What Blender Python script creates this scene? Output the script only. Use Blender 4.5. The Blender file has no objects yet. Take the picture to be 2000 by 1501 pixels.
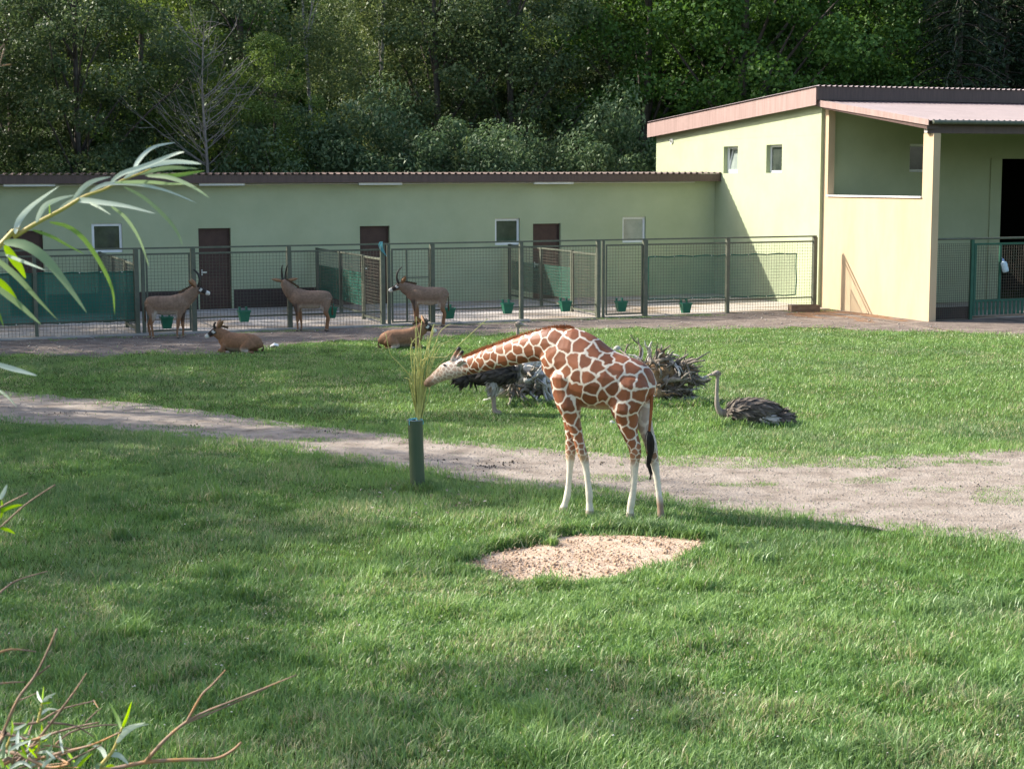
import bpy, bmesh, math, random
import numpy as np
from mathutils import Vector, Matrix, kdtree

# ------------------------------------------------------------------ camera, sky, sun, exposure
SC = bpy.context.scene
COL = SC.collection
FPX = 3200.0; HCAM = 4.5
PITCH = math.atan(402.5/FPX); ROLL = 0.003
_R0 = np.array([1., 0, 0]); _U0 = np.array([0, math.sin(PITCH), math.cos(PITCH)]); FW = np.array([0, math.cos(PITCH), -math.sin(PITCH)])
RT = _R0*math.cos(ROLL)-_U0*math.sin(ROLL); UP = _U0*math.cos(ROLL)+_R0*math.sin(ROLL)
CAMP = np.array([0, 0, HCAM])
cam_d = bpy.data.cameras.new('camera'); cam = bpy.data.objects.new('camera', cam_d); COL.objects.link(cam)
cam_d.sensor_width = 36.0; cam_d.lens = 36.0*FPX/2000.0
cam_d.clip_start = 0.1; cam_d.clip_end = 2000
cam.matrix_world = Matrix(((RT[0], UP[0], -FW[0], 0), (RT[1], UP[1], -FW[1], 0), (RT[2], UP[2], -FW[2], HCAM), (0, 0, 0, 1)))
cam_d.dof.use_dof = True; cam_d.dof.focus_distance = 24.0; cam_d.dof.aperture_fstop = 22.0
SC.camera = cam

SUN_H = (-0.96, 0.28); SUN_EL = math.radians(33.2)
wd = bpy.data.worlds.new('World'); SC.world = wd; wd.use_nodes = True
nt = wd.node_tree; nt.nodes.clear()
sky = nt.nodes.new('ShaderNodeTexSky'); sky.sky_type = 'NISHITA'; sky.sun_disc = False
sky.sun_elevation = SUN_EL; sky.sun_rotation = math.atan2(SUN_H[0], SUN_H[1]) % (2*math.pi)
sky.air_density = 1.0; sky.dust_density = 2.6; sky.ozone_density = 1.0
bg = nt.nodes.new('ShaderNodeBackground'); bg.inputs[1].default_value = 0.15
wo = nt.nodes.new('ShaderNodeOutputWorld')
nt.links.new(sky.outputs[0], bg.inputs[0]); nt.links.new(bg.outputs[0], wo.inputs[0])
sun_d = bpy.data.lights.new('sun', 'SUN'); sun_d.energy = 4.3; sun_d.angle = math.radians(0.55); sun_d.color = (1.0, 0.94, 0.84)
sun = bpy.data.objects.new('sun', sun_d); COL.objects.link(sun)
_s = Vector((SUN_H[0]*math.cos(SUN_EL), SUN_H[1]*math.cos(SUN_EL), math.sin(SUN_EL)))
sun.rotation_euler = _s.to_track_quat('Z', 'Y').to_euler(); sun.location = (-30, 20, 40)
SC.view_settings.view_transform = 'Standard'; SC.view_settings.look = 'None'
SC.view_settings.exposure = 1.13; SC.view_settings.gamma = 1.0
SC.render.resolution_x = 1024; SC.render.resolution_y = 768

rng = np.random.default_rng(7); random.seed(7)

# ------------------------------------------------------------------ pixel <-> place helpers (used once, to find where things stand)
def ray(x, y): return FW+RT*((x-1000)/FPX)-UP*((y-750.5)/FPX)
def gp(x, y, z=0.0):
    d = ray(x, y); return CAMP+d*((z-HCAM)/d[2])
def onplane(x, y, P, n):
    d = ray(x, y); return CAMP+d*((np.dot(np.asarray(P)-CAMP, n))/np.dot(d, n))
def atd(x, y, D):
    d = ray(x, y); return CAMP+d*(D/d[1])
def proj(P):
    d = P-CAMP; k = d@FW
    return 1000+FPX*(d@RT)/k, 750.5-FPX*(d@UP)/k
# site frame of the two buildings and the pens: s runs along the long stable, t away from the camera
_a = math.radians(21.5); E1 = np.array([math.cos(_a), math.sin(_a), 0]); E2 = np.array([-math.sin(_a), math.cos(_a), 0])
GF = gp(1597, 601); C0 = GF+E2*7.52
def W(s, t, z): return C0+E1*s+E2*t+np.array([0, 0, z])
def site(P):
    d = np.asarray(P)-C0; return float(d@E1), float(d@E2), float(P[2])

# ------------------------------------------------------------------ mesh helpers
def tag(o, label=None, cat=None, group=None, kind=None):
    if label: o['label'] = label
    if cat: o['category'] = cat
    if group: o['group'] = group
    if kind: o['kind'] = kind
    return o
def mesh_obj(name, v, f, m=None, parent=None, smooth=False):
    me = bpy.data.meshes.new(name); me.from_pydata([tuple(map(float, p)) for p in v], [], [tuple(map(int, q)) for q in f]); me.update()
    if smooth: me.polygons.foreach_set('use_smooth', [True]*len(me.polygons))
    return mesh_link(name, me, m, parent)
def mesh_link(name, me, m=None, parent=None):
    o = bpy.data.objects.new(name, me); COL.objects.link(o)
    if m is not None:
        if len(me.materials) == 0: me.materials.append(m)
    if parent is not None: o.parent = parent
    return o
def empty(name, loc, rz=0.0):
    o = bpy.data.objects.new(name, None); COL.objects.link(o); o.location = tuple(map(float, loc)); o.rotation_euler = (0, 0, rz); o.empty_display_size = .2
    return o
def tri_mesh(name, V, T, m, parent=None, color=None, smooth=False):
    me = bpy.data.meshes.new(name); V = np.asarray(V, dtype=np.float32); T = np.asarray(T, dtype=np.int32)
    n = T.shape[1]
    me.vertices.add(len(V)); me.vertices.foreach_set('co', V.ravel())
    me.loops.add(T.size); me.loops.foreach_set('vertex_index', T.ravel())
    me.polygons.add(len(T)); me.polygons.foreach_set('loop_start', np.arange(0, T.size, n, dtype=np.int32))
    try: me.polygons.foreach_set('loop_total', np.full(len(T), n, dtype=np.int32))
    except Exception: pass
    me.update(calc_edges=True)
    if color is not None:
        at = me.attributes.new('tint', 'FLOAT_COLOR', 'POINT'); c = np.ones((len(V), 4), dtype=np.float32); c[:, :3] = color
        at.data.foreach_set('color', c.ravel())
    if smooth: me.polygons.foreach_set('use_smooth', np.ones(len(T), dtype=bool))
    return mesh_link(name, me, m, parent)
class MB:
    def __init__(s): s.v = []; s.f = []
    def add(s, v, f):
        b = len(s.v); s.v += [np.asarray(p, float) for p in v]; s.f += [tuple(i+b for i in q) for q in f]; return s
    def hexa(s, c8):
        return s.add(c8, [(0, 3, 2, 1), (4, 5, 6, 7), (0, 1, 5, 4), (1, 2, 6, 5), (2, 3, 7, 6), (3, 0, 4, 7)])
    def box(s, s0, s1, t0, t1, z0, z1, fn=None):
        fn = fn or W
        return s.hexa([fn(s0, t0, z0), fn(s1, t0, z0), fn(s1, t1, z0), fn(s0, t1, z0), fn(s0, t0, z1), fn(s1, t0, z1), fn(s1, t1, z1), fn(s0, t1, z1)])
    def tube(s, pts, rad, n=6, caps=True):
        pts = [np.asarray(p, float) for p in pts]; k = len(pts)
        if np.isscalar(rad): rad = [rad]*k
        T = []
        for i in range(k):
            d = pts[min(i+1, k-1)]-pts[max(i-1, 0)]; T.append(d/(np.linalg.norm(d)+1e-9))
        a = np.array([0, 0, 1.]) if abs(T[0][2]) < .9 else np.array([1., 0, 0])
        u = np.cross(T[0], a); u /= np.linalg.norm(u); v = []
        for i in range(k):
            u = u-T[i]*np.dot(u, T[i]); u /= (np.linalg.norm(u)+1e-9); w = np.cross(T[i], u)
            for j in range(n):
                an = 2*math.pi*j/n; v.append(pts[i]+(u*math.cos(an)+w*math.sin(an))*rad[i])
        f = []
        for i in range(k-1):
            for j in range(n): f.append((i*n+j, i*n+(j+1) % n, (i+1)*n+(j+1) % n, (i+1)*n+j))
        if caps: f.append(tuple(range(n-1, -1, -1))); f.append(tuple((k-1)*n+j for j in range(n)))
        return s.add(v, f)
    def build(s, name, m=None, parent=None, smooth=False, origin=None):
        v = s.v
        if origin is not None: v = [p-np.asarray(origin) for p in v]
        return mesh_obj(name, v, s.f, m, parent, smooth)
def local(parent):
    return np.array(parent.location)
def smooth_path(pts, n):
    pts = np.asarray(pts, float); k = len(pts); out = []
    for i in np.linspace(0, k-1, n):
        j = min(int(i), k-2); t = i-j
        p0, p1, p2, p3 = pts[max(j-1, 0)], pts[j], pts[j+1], pts[min(j+2, k-1)]
        out.append(.5*((2*p1)+(-p0+p2)*t+(2*p0-5*p1+4*p2-p3)*t*t+(-p0+3*p1-3*p2+p3)*t**3))
    return np.array(out)
def vnoise(x, y, seed=0):
    x = np.asarray(x, float); y = np.asarray(y, float)
    xi = np.floor(x).astype(np.int64); yi = np.floor(y).astype(np.int64); fx = x-xi; fy = y-yi
    fx = fx*fx*(3-2*fx); fy = fy*fy*(3-2*fy)
    def h(a, b):
        n = (a*374761393+b*668265263+seed*974634777) & 0x7fffffff
        n = ((n ^ (n >> 13))*1274126177) & 0x7fffffff
        return ((n ^ (n >> 16)) & 0xffff)/65535.0
    return (h(xi, yi)*(1-fx)+h(xi+1, yi)*fx)*(1-fy)+(h(xi, yi+1)*(1-fx)+h(xi+1, yi+1)*fx)*fy
def fbm(x, y, seed=0): return .55*vnoise(x, y, seed)+.3*vnoise(x*2.1, y*2.1, seed+5)+.15*vnoise(x*4.3, y*4.3, seed+9)
def inpoly(px, py, poly):
    r = np.zeros(px.shape, bool); n = len(poly)
    for i in range(n):
        x0, y0 = poly[i]; x1, y1 = poly[(i+1) % n]
        c = ((y0 > py) != (y1 > py)) & (px < (x1-x0)*(py-y0)/((y1-y0) if y1 != y0 else 1e-9)+x0); r ^= c
    return r
def copy_tree(o, parent=None):
    c = o.copy(); COL.objects.link(c); c.parent = parent
    for ch in list(o.children): copy_tree(ch, c)
    return c

# ------------------------------------------------------------------ materials
def mat(name, c1, c2=None, scale=4.0, rough=.7, bump=0.0, bscale=60.0, spec=.3, metal=0.0, detail=6.0, c3=None, stretch=None, bdist=.01, lo=.35, hi=.65):
    m = bpy.data.materials.new(name); m.use_nodes = True; n = m.node_tree.nodes; L = m.node_tree.links
    b = n['Principled BSDF']; b.inputs['Roughness'].default_value = rough; b.inputs['Specular IOR Level'].default_value = spec; b.inputs['Metallic'].default_value = metal
    geo = n.new('ShaderNodeNewGeometry'); src = geo.outputs['Position']
    if stretch:
        mp = n.new('ShaderNodeMapping'); mp.inputs['Scale'].default_value = stretch; L.new(src, mp.inputs[0]); src = mp.outputs[0]
    if c2 is None: b.inputs['Base Color'].default_value = (*c1, 1)
    else:
        t = n.new('ShaderNodeTexNoise'); t.inputs['Scale'].default_value = scale; t.inputs['Detail'].default_value = detail; t.inputs['Roughness'].default_value = .62
        L.new(src, t.inputs['Vector'])
        r = n.new('ShaderNodeValToRGB'); r.color_ramp.elements[0].position = lo; r.color_ramp.elements[1].position = hi
        r.color_ramp.elements[0].color = (*c1, 1); r.color_ramp.elements[1].color = (*c2, 1)
        if c3 is not None:
            e = r.color_ramp.elements.new((lo+hi)/2); e.color = (*c3, 1)
        L.new(t.outputs[0], r.inputs[0]); L.new(r.outputs[0], b.inputs['Base Color'])
    if bump > 0:
        t2 = n.new('ShaderNodeTexNoise'); t2.inputs['Scale'].default_value = bscale; t2.inputs['Detail'].default_value = 5
        L.new(geo.outputs['Position'], t2.inputs['Vector'])
        bp = n.new('ShaderNodeBump'); bp.inputs['Strength'].default_value = bump; bp.inputs['Distance'].default_value = bdist
        L.new(t2.outputs[0], bp.inputs['Height']); L.new(bp.outputs[0], b.inputs['Normal'])
    return m
def leaf_mat(name, c1, c2, transl=.4, rough=.5, spec=.22, attr=False, tcol=None, c3=None):
    m = bpy.data.materials.new(name); m.use_nodes = True; n = m.node_tree.nodes; L = m.node_tree.links
    b = n['Principled BSDF']; b.inputs['Roughness'].default_value = rough; b.inputs['Specular IOR Level'].default_value = spec
    out = n['Material Output']
    if attr:
        a = n.new('ShaderNodeAttribute'); a.attribute_name = 'tint'; csrc = a.outputs['Color']
    else:
        g = n.new('ShaderNodeNewGeometry'); r = n.new('ShaderNodeValToRGB'); r.color_ramp.elements[0].color = (*c1, 1); r.color_ramp.elements[1].color = (*c2, 1)
        if c3 is not None: e = r.color_ramp.elements.new(.5); e.color = (*c3, 1)
        L.new(g.outputs['Random Per Island'], r.inputs[0]); csrc = r.outputs[0]
    L.new(csrc, b.inputs['Base Color'])
    tr = n.new('ShaderNodeBsdfTranslucent'); mx = n.new('ShaderNodeMixShader'); mx.inputs[0].default_value = transl
    hs = n.new('ShaderNodeHueSaturation'); hs.inputs['Value'].default_value = 1.25; hs.inputs['Saturation'].default_value = 1.1; hs.inputs['Hue'].default_value = .485
    L.new(csrc, hs.inputs['Color']); L.new(hs.outputs[0], tr.inputs[0])
    L.new(b.outputs[0], mx.inputs[1]); L.new(tr.outputs[0], mx.inputs[2]); L.new(mx.outputs[0], out.inputs[0])
    return m
def attr_mat(name, attr, rough=.7, spec=.25, bump=.25, bscale=220, sheen=0.0):
    m = bpy.data.materials.new(name); m.use_nodes = True; n = m.node_tree.nodes; L = m.node_tree.links
    b = n['Principled BSDF']; b.inputs['Roughness'].default_value = rough; b.inputs['Specular IOR Level'].default_value = spec
    a = n.new('ShaderNodeAttribute'); a.attribute_name = attr
    t = n.new('ShaderNodeTexNoise'); t.inputs['Scale'].default_value = 18; t.inputs['Detail'].default_value = 6
    tc = n.new('ShaderNodeTexCoord'); L.new(tc.outputs['Object'], t.inputs['Vector'])
    mr = n.new('ShaderNodeMapRange'); mr.inputs['To Min'].default_value = .78; mr.inputs['To Max'].default_value = 1.18; L.new(t.outputs[0], mr.inputs[0])
    vm = n.new('ShaderNodeVectorMath'); vm.operation = 'SCALE'; L.new(a.outputs['Color'], vm.inputs[0]); L.new(mr.outputs[0], vm.inputs['Scale'])
    L.new(vm.outputs[0], b.inputs['Base Color'])
    if sheen: b.inputs['Sheen Weight'].default_value = sheen
    t2 = n.new('ShaderNodeTexNoise'); t2.inputs['Scale'].default_value = bscale; L.new(tc.outputs['Object'], t2.inputs['Vector'])
    bp = n.new('ShaderNodeBump'); bp.inputs['Strength'].default_value = bump; bp.inputs['Distance'].default_value = .004; L.new(t2.outputs[0], bp.inputs['Height']); L.new(bp.outputs[0], b.inputs['Normal'])
    return m
def net_mat(name, col, dens):
    m = bpy.data.materials.new(name); m.use_nodes = True; n = m.node_tree.nodes; L = m.node_tree.links
    b = n['Principled BSDF']; b.inputs['Base Color'].default_value = (*col, 1); b.inputs['Roughness'].default_value = .6
    tp = n.new('ShaderNodeBsdfTransparent'); mx = n.new('ShaderNodeMixShader')
    t = n.new('ShaderNodeTexNoise'); t.inputs['Scale'].default_value = 1.2; g = n.new('ShaderNodeNewGeometry'); L.new(g.outputs['Position'], t.inputs['Vector'])
    mr = n.new('ShaderNodeMapRange'); mr.inputs['To Min'].default_value = dens-.1; mr.inputs['To Max'].default_value = dens+.1; L.new(t.outputs[0], mr.inputs[0]); L.new(mr.outputs[0], mx.inputs[0])
    L.new(tp.outputs[0], mx.inputs[1]); L.new(b.outputs[0], mx.inputs[2]); L.new(mx.outputs[0], n['Material Output'].inputs[0])
    return m

M = {}
M['green'] = mat('green_render', (.385, .43, .27), (.435, .48, .31), scale=.7, rough=.92, bump=.6, bscale=55, spec=.1, bdist=.012)
M['beige'] = mat('beige_render', (.49, .37, .235), (.56, .435, .285), scale=.9, rough=.92, bump=.7, bscale=50, spec=.1, bdist=.012, stretch=(1, 1, .35))
M['brown'] = mat('brown_sheet', (.075, .045, .04), (.11, .068, .058), scale=2.5, rough=.45, spec=.4, stretch=(6, 6, .5))
M['brownlight'] = mat('light_brown_sheet', (.27, .185, .165), (.35, .245, .22), scale=1.6, rough=.5, spec=.4, stretch=(5, 5, .4))  # lighter brown, for the gable and porch side fascias
M['roof'] = mat('ribbed_roof_sheet', (.15, .112, .116), (.20, .15, .154), scale=1.1, rough=.32, spec=.6)
M['door'] = mat('door_brown', (.055, .028, .022), (.075, .04, .03), scale=3, rough=.45)
M['dado'] = mat('dado_brown', (.045, .03, .026), (.06, .04, .034), scale=3, rough=.6)
M['white'] = mat('white_frame', (.72, .74, .74), (.80, .81, .80), scale=5, rough=.4)
M['glass'] = mat('window_glass', (.03, .04, .035), (.07, .085, .07), scale=2.0, rough=.06, spec=.9)
M['glasspale'] = mat('frosted_glass', (.20, .24, .22), (.28, .32, .29), scale=3.0, rough=.15, spec=.7)
M['dark'] = mat('shade_black', (.012, .012, .012), rough=.9)  # near black colour standing in for the shade inside the stall
M['steel'] = mat('painted_steel', (.085, .105, .075), (.13, .135, .10), scale=6, rough=.55, spec=.4, c3=(.11, .12, .085))
M['wire'] = mat('rusty_wire', (.06, .075, .055), (.13, .10, .075), scale=3, rough=.6, spec=.3)
M['greensteel'] = mat('green_steel', (.02, .085, .055), (.03, .11, .07), scale=5, rough=.5)
M['net'] = net_mat('shade_net', (.014, .165, .115), .82)
M['netlight'] = net_mat('shade_net_thin', (.03, .19, .13), .34)
M['nethem'] = mat('net_hem', (.012, .12, .085), (.02, .15, .10), scale=8, rough=.7)
M['eyelet'] = mat('eyelet_metal', (.6, .62, .6), rough=.35, metal=.6)
M['bucket'] = mat('green_plastic', (.012, .12, .07), (.018, .15, .085), scale=6, rough=.4, spec=.45)
M['concrete'] = mat('pen_concrete', (.26, .19, .12), (.46, .42, .38), scale=.35, rough=.85, bump=.2, bscale=20, c3=(.40, .35, .30), stretch=(1, 2.2, 1))
M['kerb'] = mat('kerb_concrete', (.30, .285, .26), (.42, .40, .37), scale=3, rough=.85, bump=.3)
M['ground'] = mat('lawn_soil', (.045, .075, .018), (.085, .115, .03), scale=1.5, rough=1, spec=.05, bump=.6, bscale=25, bdist=.03, c3=(.06, .095, .022))
M['path'] = mat('gravel_path', (.18, .145, .115), (.385, .33, .28), scale=2.0, rough=1, spec=.1, bump=.9, bscale=28, bdist=.03, c3=(.31, .26, .215), detail=9, lo=.3, hi=.7)
M['dirt'] = mat('bare_dirt', (.13, .10, .085), (.27, .225, .19), scale=1.6, rough=1, spec=.1, bump=.9, bscale=24, bdist=.03, c3=(.19, .155, .13), detail=9, lo=.3, hi=.7)
M['sand'] = mat('sand', (.44, .32, .225), (.58, .45, .34), scale=5, rough=1, spec=.1, bump=1.0, bscale=26, bdist=.03, c3=(.52, .39, .285), detail=9)
M['clod'] = mat('sand_clod', (.34, .23, .15), (.48, .35, .25), scale=9, rough=1, spec=.1)
M['pebble'] = mat('path_gravel', (.22, .19, .16), (.46, .42, .38), scale=30, rough=1, spec=.15)
M['dung'] = mat('dung', (.03, .024, .018), (.06, .045, .035), scale=20, rough=.9)
M['pipe'] = mat('green_pipe', (.055, .085, .048), (.075, .105, .06), scale=2, rough=.5, spec=.35, stretch=(8, 8, .6))
M['pipein'] = mat('pipe_inside', (.30, .36, .40), rough=.6)
M['twine'] = mat('blue_twine', (.08, .36, .42), (.12, .45, .52), scale=40, rough=.7)
M['bottle'] = mat('bottle_plastic', (.38, .50, .56), (.50, .62, .68), scale=6, rough=.25, spec=.6)
M['bottlecap'] = mat('bottle_cap', (.16, .25, .50), rough=.4)
M['wood'] = mat('trough_wood', (.14, .095, .06), (.24, .175, .12), scale=4, rough=.85, stretch=(1, 1, 5))
M['root'] = mat('weathered_root', (.075, .06, .047), (.36, .315, .26), scale=5, rough=.9, bump=.8, bscale=40, c3=(.19, .16, .13), bdist=.02, lo=.3, hi=.68)
M['rootbrown'] = mat('brown_root', (.13, .08, .045), (.34, .22, .12), scale=6, rough=.9, bump=.8, bscale=40, bdist=.02)
M['rootpale'] = mat('bleached_root', (.40, .38, .35), (.66, .64, .60), scale=4, rough=.85, bump=.6, bscale=30, bdist=.02)
M['stone'] = mat('stone', (.36, .34, .31), (.52, .50, .46), scale=7, rough=.9, bump=.5, bscale=30)
M['rod'] = mat('peeled_rod', (.42, .42, .12), (.58, .56, .20), scale=9, rough=.55, c3=(.50, .48, .16))
M['rodgreen'] = mat('green_rod', (.13, .16, .05), (.24, .26, .09), scale=9, rough=.6)
M['bark'] = mat('bark', (.05, .042, .034), (.12, .10, .08), scale=6, rough=.95, bump=.8, bscale=20, stretch=(1, 1, .3), bdist=.03)
M['birchbark'] = mat('birch_bark', (.10, .09, .08), (.50, .48, .44), scale=4, rough=.9, stretch=(1, 1, 2.5))
M['deadwood'] = mat('dead_wood', (.22, .19, .165), (.34, .30, .265), scale=6, rough=.9)
M['wstem'] = mat('willow_stem', (.42, .36, .10), (.52, .40, .13), scale=40, rough=.5)
M['wtwig'] = mat('willow_twig', (.16, .10, .07), (.40, .20, .07), scale=14, rough=.65, c3=(.27, .18, .13))
M['wpale'] = leaf_mat('willow_leaf_underside', (.36, .44, .37), (.50, .57, .50), transl=.25, rough=.5)
M['wgreen'] = leaf_mat('willow_leaf', (.10, .20, .05), (.17, .29, .07), transl=.35, rough=.4)
M['wbright'] = leaf_mat('willow_leaf_bright', (.22, .42, .015), (.30, .50, .02), transl=.5, rough=.4)
M['wmix'] = leaf_mat('willow_leaf_greyish', (.17, .25, .13), (.24, .33, .19), transl=.3, rough=.45)
M['grass'] = leaf_mat('grass_blades', None, None, transl=.35, rough=.42, spec=.4, attr=True)
M['broad'] = leaf_mat('dark_leaves', (.050, .086, .034), (.125, .165, .068), transl=.28, c3=(.076, .120, .046))
M['yellowish'] = leaf_mat('yellow_green_leaves', (0.087, 0.152, 0.032), (0.203, 0.275, 0.072), transl=.35, c3=(0.131, 0.203, 0.046))
M['oak'] = leaf_mat('oak_leaves', (0.046, 0.111, 0.023), (0.117, 0.215, 0.046), transl=.33, c3=(0.072, 0.156, 0.031))
M['birch'] = leaf_mat('birch_leaves', (0.094, 0.138, 0.043), (0.203, 0.246, 0.102), transl=.35, c3=(0.131, 0.181, 0.065))
M['shrubleaf'] = leaf_mat('shrub_leaves', (0.058, 0.109, 0.043), (0.160, 0.217, 0.109), transl=.3, c3=(0.094, 0.152, 0.065))
M['needle'] = leaf_mat('spruce_needles', (0.016, 0.034, 0.016), (0.046, 0.072, 0.029), transl=.12, c3=(0.026, 0.049, 0.021))
M['horn'] = mat('horn', (.02, .017, .015), (.05, .042, .035), scale=20, rough=.45)
M['earcol'] = mat('antelope_ear', (.26, .14, .07), (.34, .20, .11), scale=12, rough=.8)
M['manecol'] = mat('antelope_mane', (.07, .04, .025), (.13, .075, .04), scale=12, rough=.9)
M['eye'] = mat('eye', (.008, .006, .005), rough=.1, spec=.8)
M['gmane'] = mat('giraffe_mane', (.20, .065, .022), (.30, .10, .035), scale=14, rough=.8)
M['tuft'] = mat('tail_hair', (.010, .009, .008), (.03, .025, .02), scale=14, rough=.6)
M['gear'] = mat('giraffe_ear', (.60, .56, .50), (.72, .68, .62), scale=14, rough=.8)
M['gearin'] = mat('giraffe_ear_inside', (.10, .07, .055), rough=.9)
M['paper'] = mat('white_scrap', (.75, .75, .72), rough=.7)
M['coat'] = attr_mat('giraffe_coat', 'coat', rough=.5, spec=.35, bump=.12)
M['acoat'] = attr_mat('antelope_coat', 'coat', rough=.75, spec=.2)
M['ocoat'] = attr_mat('ostrich_skin', 'coat', rough=.8, spec=.2)
M['plume'] = leaf_mat('ostrich_plumage', (.07, .058, .05), (.22, .185, .155), transl=.1, rough=.8, spec=.1, c3=(.13, .11, .095))
M['plumedark'] = leaf_mat('dark_plumage', (.03, .026, .024), (.11, .095, .085), transl=.1, rough=.8, spec=.1, c3=(.06, .052, .046))
M['plumepale'] = leaf_mat('pale_plumage', (.34, .31, .27), (.52, .49, .44), transl=.2, rough=.8, spec=.1)

# ================================================================== THE SETTING
def sheet(name, pts_grid, m, kind='structure', label=None, cat=None):
    g = np.asarray(pts_grid); a, b = g.shape[:2]; v = g.reshape(-1, 3)
    f = [(i*b+j, i*b+j+1, (i+1)*b+j+1, (i+1)*b+j) for i in range(a-1) for j in range(b-1)]
    o = mesh_obj(name, v, f, m, smooth=True); tag(o, label, cat, kind=kind); return o
v = [(-300, -60, 0), (300, -60, 0), (300, 500, 0), (-300, 500, 0)]
tag(mesh_obj('ground', v, [(0, 1, 2, 3)], M['ground']), 'wide flat grassy ground of the zoo enclosure', 'ground', kind='structure')
# wooded slope behind the stables
g = []
for j in range(14):
    row = []
    for i in range(30):
        x = -110+i*8.0; y = 92+j*7.0; z = -.05+max(0, j-.3)*2.3*(1+.25*math.sin(i*.7)+.1*math.sin(j*1.3+i))
        row.append((x, y+.25*x*.4, z))
    g.append(row)
tag(sheet('hillside', g, mat('woodland_floor', (.03, .04, .018), (.06, .065, .03), scale=.6, rough=1, spec=.05)), 'dark wooded hillside rising behind the stable', 'hillside', kind='structure')

PATH_UP = [(-260, 745), (0, 765), (200, 782), (400, 805), (600, 832), (800, 852), (1000, 872), (1100, 880), (1300, 890), (1500, 893), (1700, 893), (1850, 885), (2000, 873), (2300, 850)]
PATH_LO = [(-260, 792), (0, 818), (200, 840), (400, 858), (600, 882), (800, 914), (900, 932), (1000, 947), (1100, 957), (1300, 977), (1400, 992), (1600, 1015), (1800, 1038), (2000, 1058), (2300, 1090)]
DIRT_LO = [(-260, 688), (0, 692), (200, 695), (300, 689), (430, 691), (560, 674), (700, 666), (850, 657), (1000, 649), (1200, 641), (1400, 641), (1600, 642), (1820, 649), (2000, 651), (2300, 650)]
SAND = [(908, 1108), (930, 1090), (985, 1077), (1045, 1068), (1060, 1055), (1100, 1049), (1200, 1046), (1300, 1050), (1378, 1058), (1366, 1076), (1320, 1097), (1250, 1117), (1200, 1136), (1120, 1145), (1040, 1143), (980, 1129), (930, 1117)]
def edge(pl, x): return float(np.interp(x, [p[0] for p in pl], [p[1] for p in pl]))
g = []
for i, x in enumerate(np.linspace(-260, 2300, 150)):
    u, l = edge(PATH_UP, x), edge(PATH_LO, x)
    u += -2+4*(fbm(x*.03, 1, 3)-.5)*2; l += 3+5*(fbm(x*.03, 7, 4)-.5)*2
    row = []
    for k in range(9):
        y = u+(l-u)*k/8; q = gp(x, y, .006)
        q[2] = .006+.012*math.sin(k*math.pi/8)*0+.010*fbm(q[0]*1.2, q[1]*1.2, 5)*(0 < k < 8); row.append(q)
    g.append(row)
sheet('path', g, M['path'], label='grey brown gravel track curving across the lawn', cat='path')
TF = -8.3
def fence_xy(x_px):   # where the fence line is crossed in a given image column
    q = onplane(x_px, 640, W(0, TF, 0), E2); return site(q)[0]
g = []
for x in np.linspace(-260, 2300, 120):
    lo = edge(DIRT_LO, x)+7*(fbm(x*.02, 3, 8)-.5)*2
    q = gp(x, lo, .005); s, t, _ = site(q); row = []
    if s < .1: te = TF-.05
    elif t < -13.8: te = -13.4
    else: te = -13.4
    if s >= .1 and s < .45: te = -9.0
    for k in range(6): row.append(W(s, t+(te-t)*k/5 if True else t, .005+(.012*fbm(s*1.1+k, t*1.1, 6) if 0 < k < 5 else 0)))
    g.append(row)
sheet('dirt_strip', g, M['dirt'], label='trampled grey dirt strip along the pen fence', cat='dirt')
# brown trampled earth beside the beige wall
bx = MB(); n = 26; c = W(-.5, -10.6, .012)
ring = [W(-.75+1.7*math.cos(a)*(1+.2*math.sin(3*a)) if math.cos(a) < 0 else -.75+.83*math.cos(a), -10.9+2.6*math.sin(a)*(1+.12*math.sin(5*a)), .012) for a in np.linspace(0, 2*math.pi, n, endpoint=False)]
bx.add([c]+ring, [(0, 1+i, 1+(i+1) % n) for i in range(n)])
tag(bx.build('earth_patch', mat('brown_earth', (.17, .10, .06), (.30, .19, .12), scale=4, rough=1, bump=1, bscale=18, bdist=.03, spec=.05)), 'loose brown earth at the foot of the beige wall', 'earth', kind='structure')
# sand hollow
cx = gp(1140, 1095); n = 64
poly = smooth_path([gp(*p) for p in SAND+[SAND[0]]], n+1)[:-1]
rows = []
for k in range(15):
    f = k/14.0; rw = []
    for i in range(n):
        q = cx*(1-f)+poly[i]*f; q = q.copy(); q[2] = .008+(.05*(fbm(q[0]*2.2, q[1]*2.2, 11)-.35)+.035*(vnoise(q[0]*9, q[1]*9, 12)-.4))*(1-f**4)*.9+(0 if f < 1 else 0); q[2] = max(q[2], .006); rw.append(q)
    rw.append(rw[0]); rows.append(rw)
sheet('sand_hollow', rows, M['sand'], label='bare pale sand hollow in the lawn', cat='sand')
# pen floor
b = MB().box(-34, -.02, TF-.02, -.02, -.3, .035); tag(b.build('pen_floor', M['concrete']), 'stained concrete floor of the antelope pens', 'floor', kind='structure')
b = MB().box(-34, -11.2, TF-.2, TF-.025, -.3, .06); tag(b.build('pen_kerb', M['kerb']), 'pale concrete kerb under the pen fence', 'kerb', kind='structure')
b = MB().box(.4, 16, -13.4, -7.6, -.3, .03); tag(b.build('porch_floor', M['concrete']), 'shaded concrete floor of the porch', 'floor', kind='structure')

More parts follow.
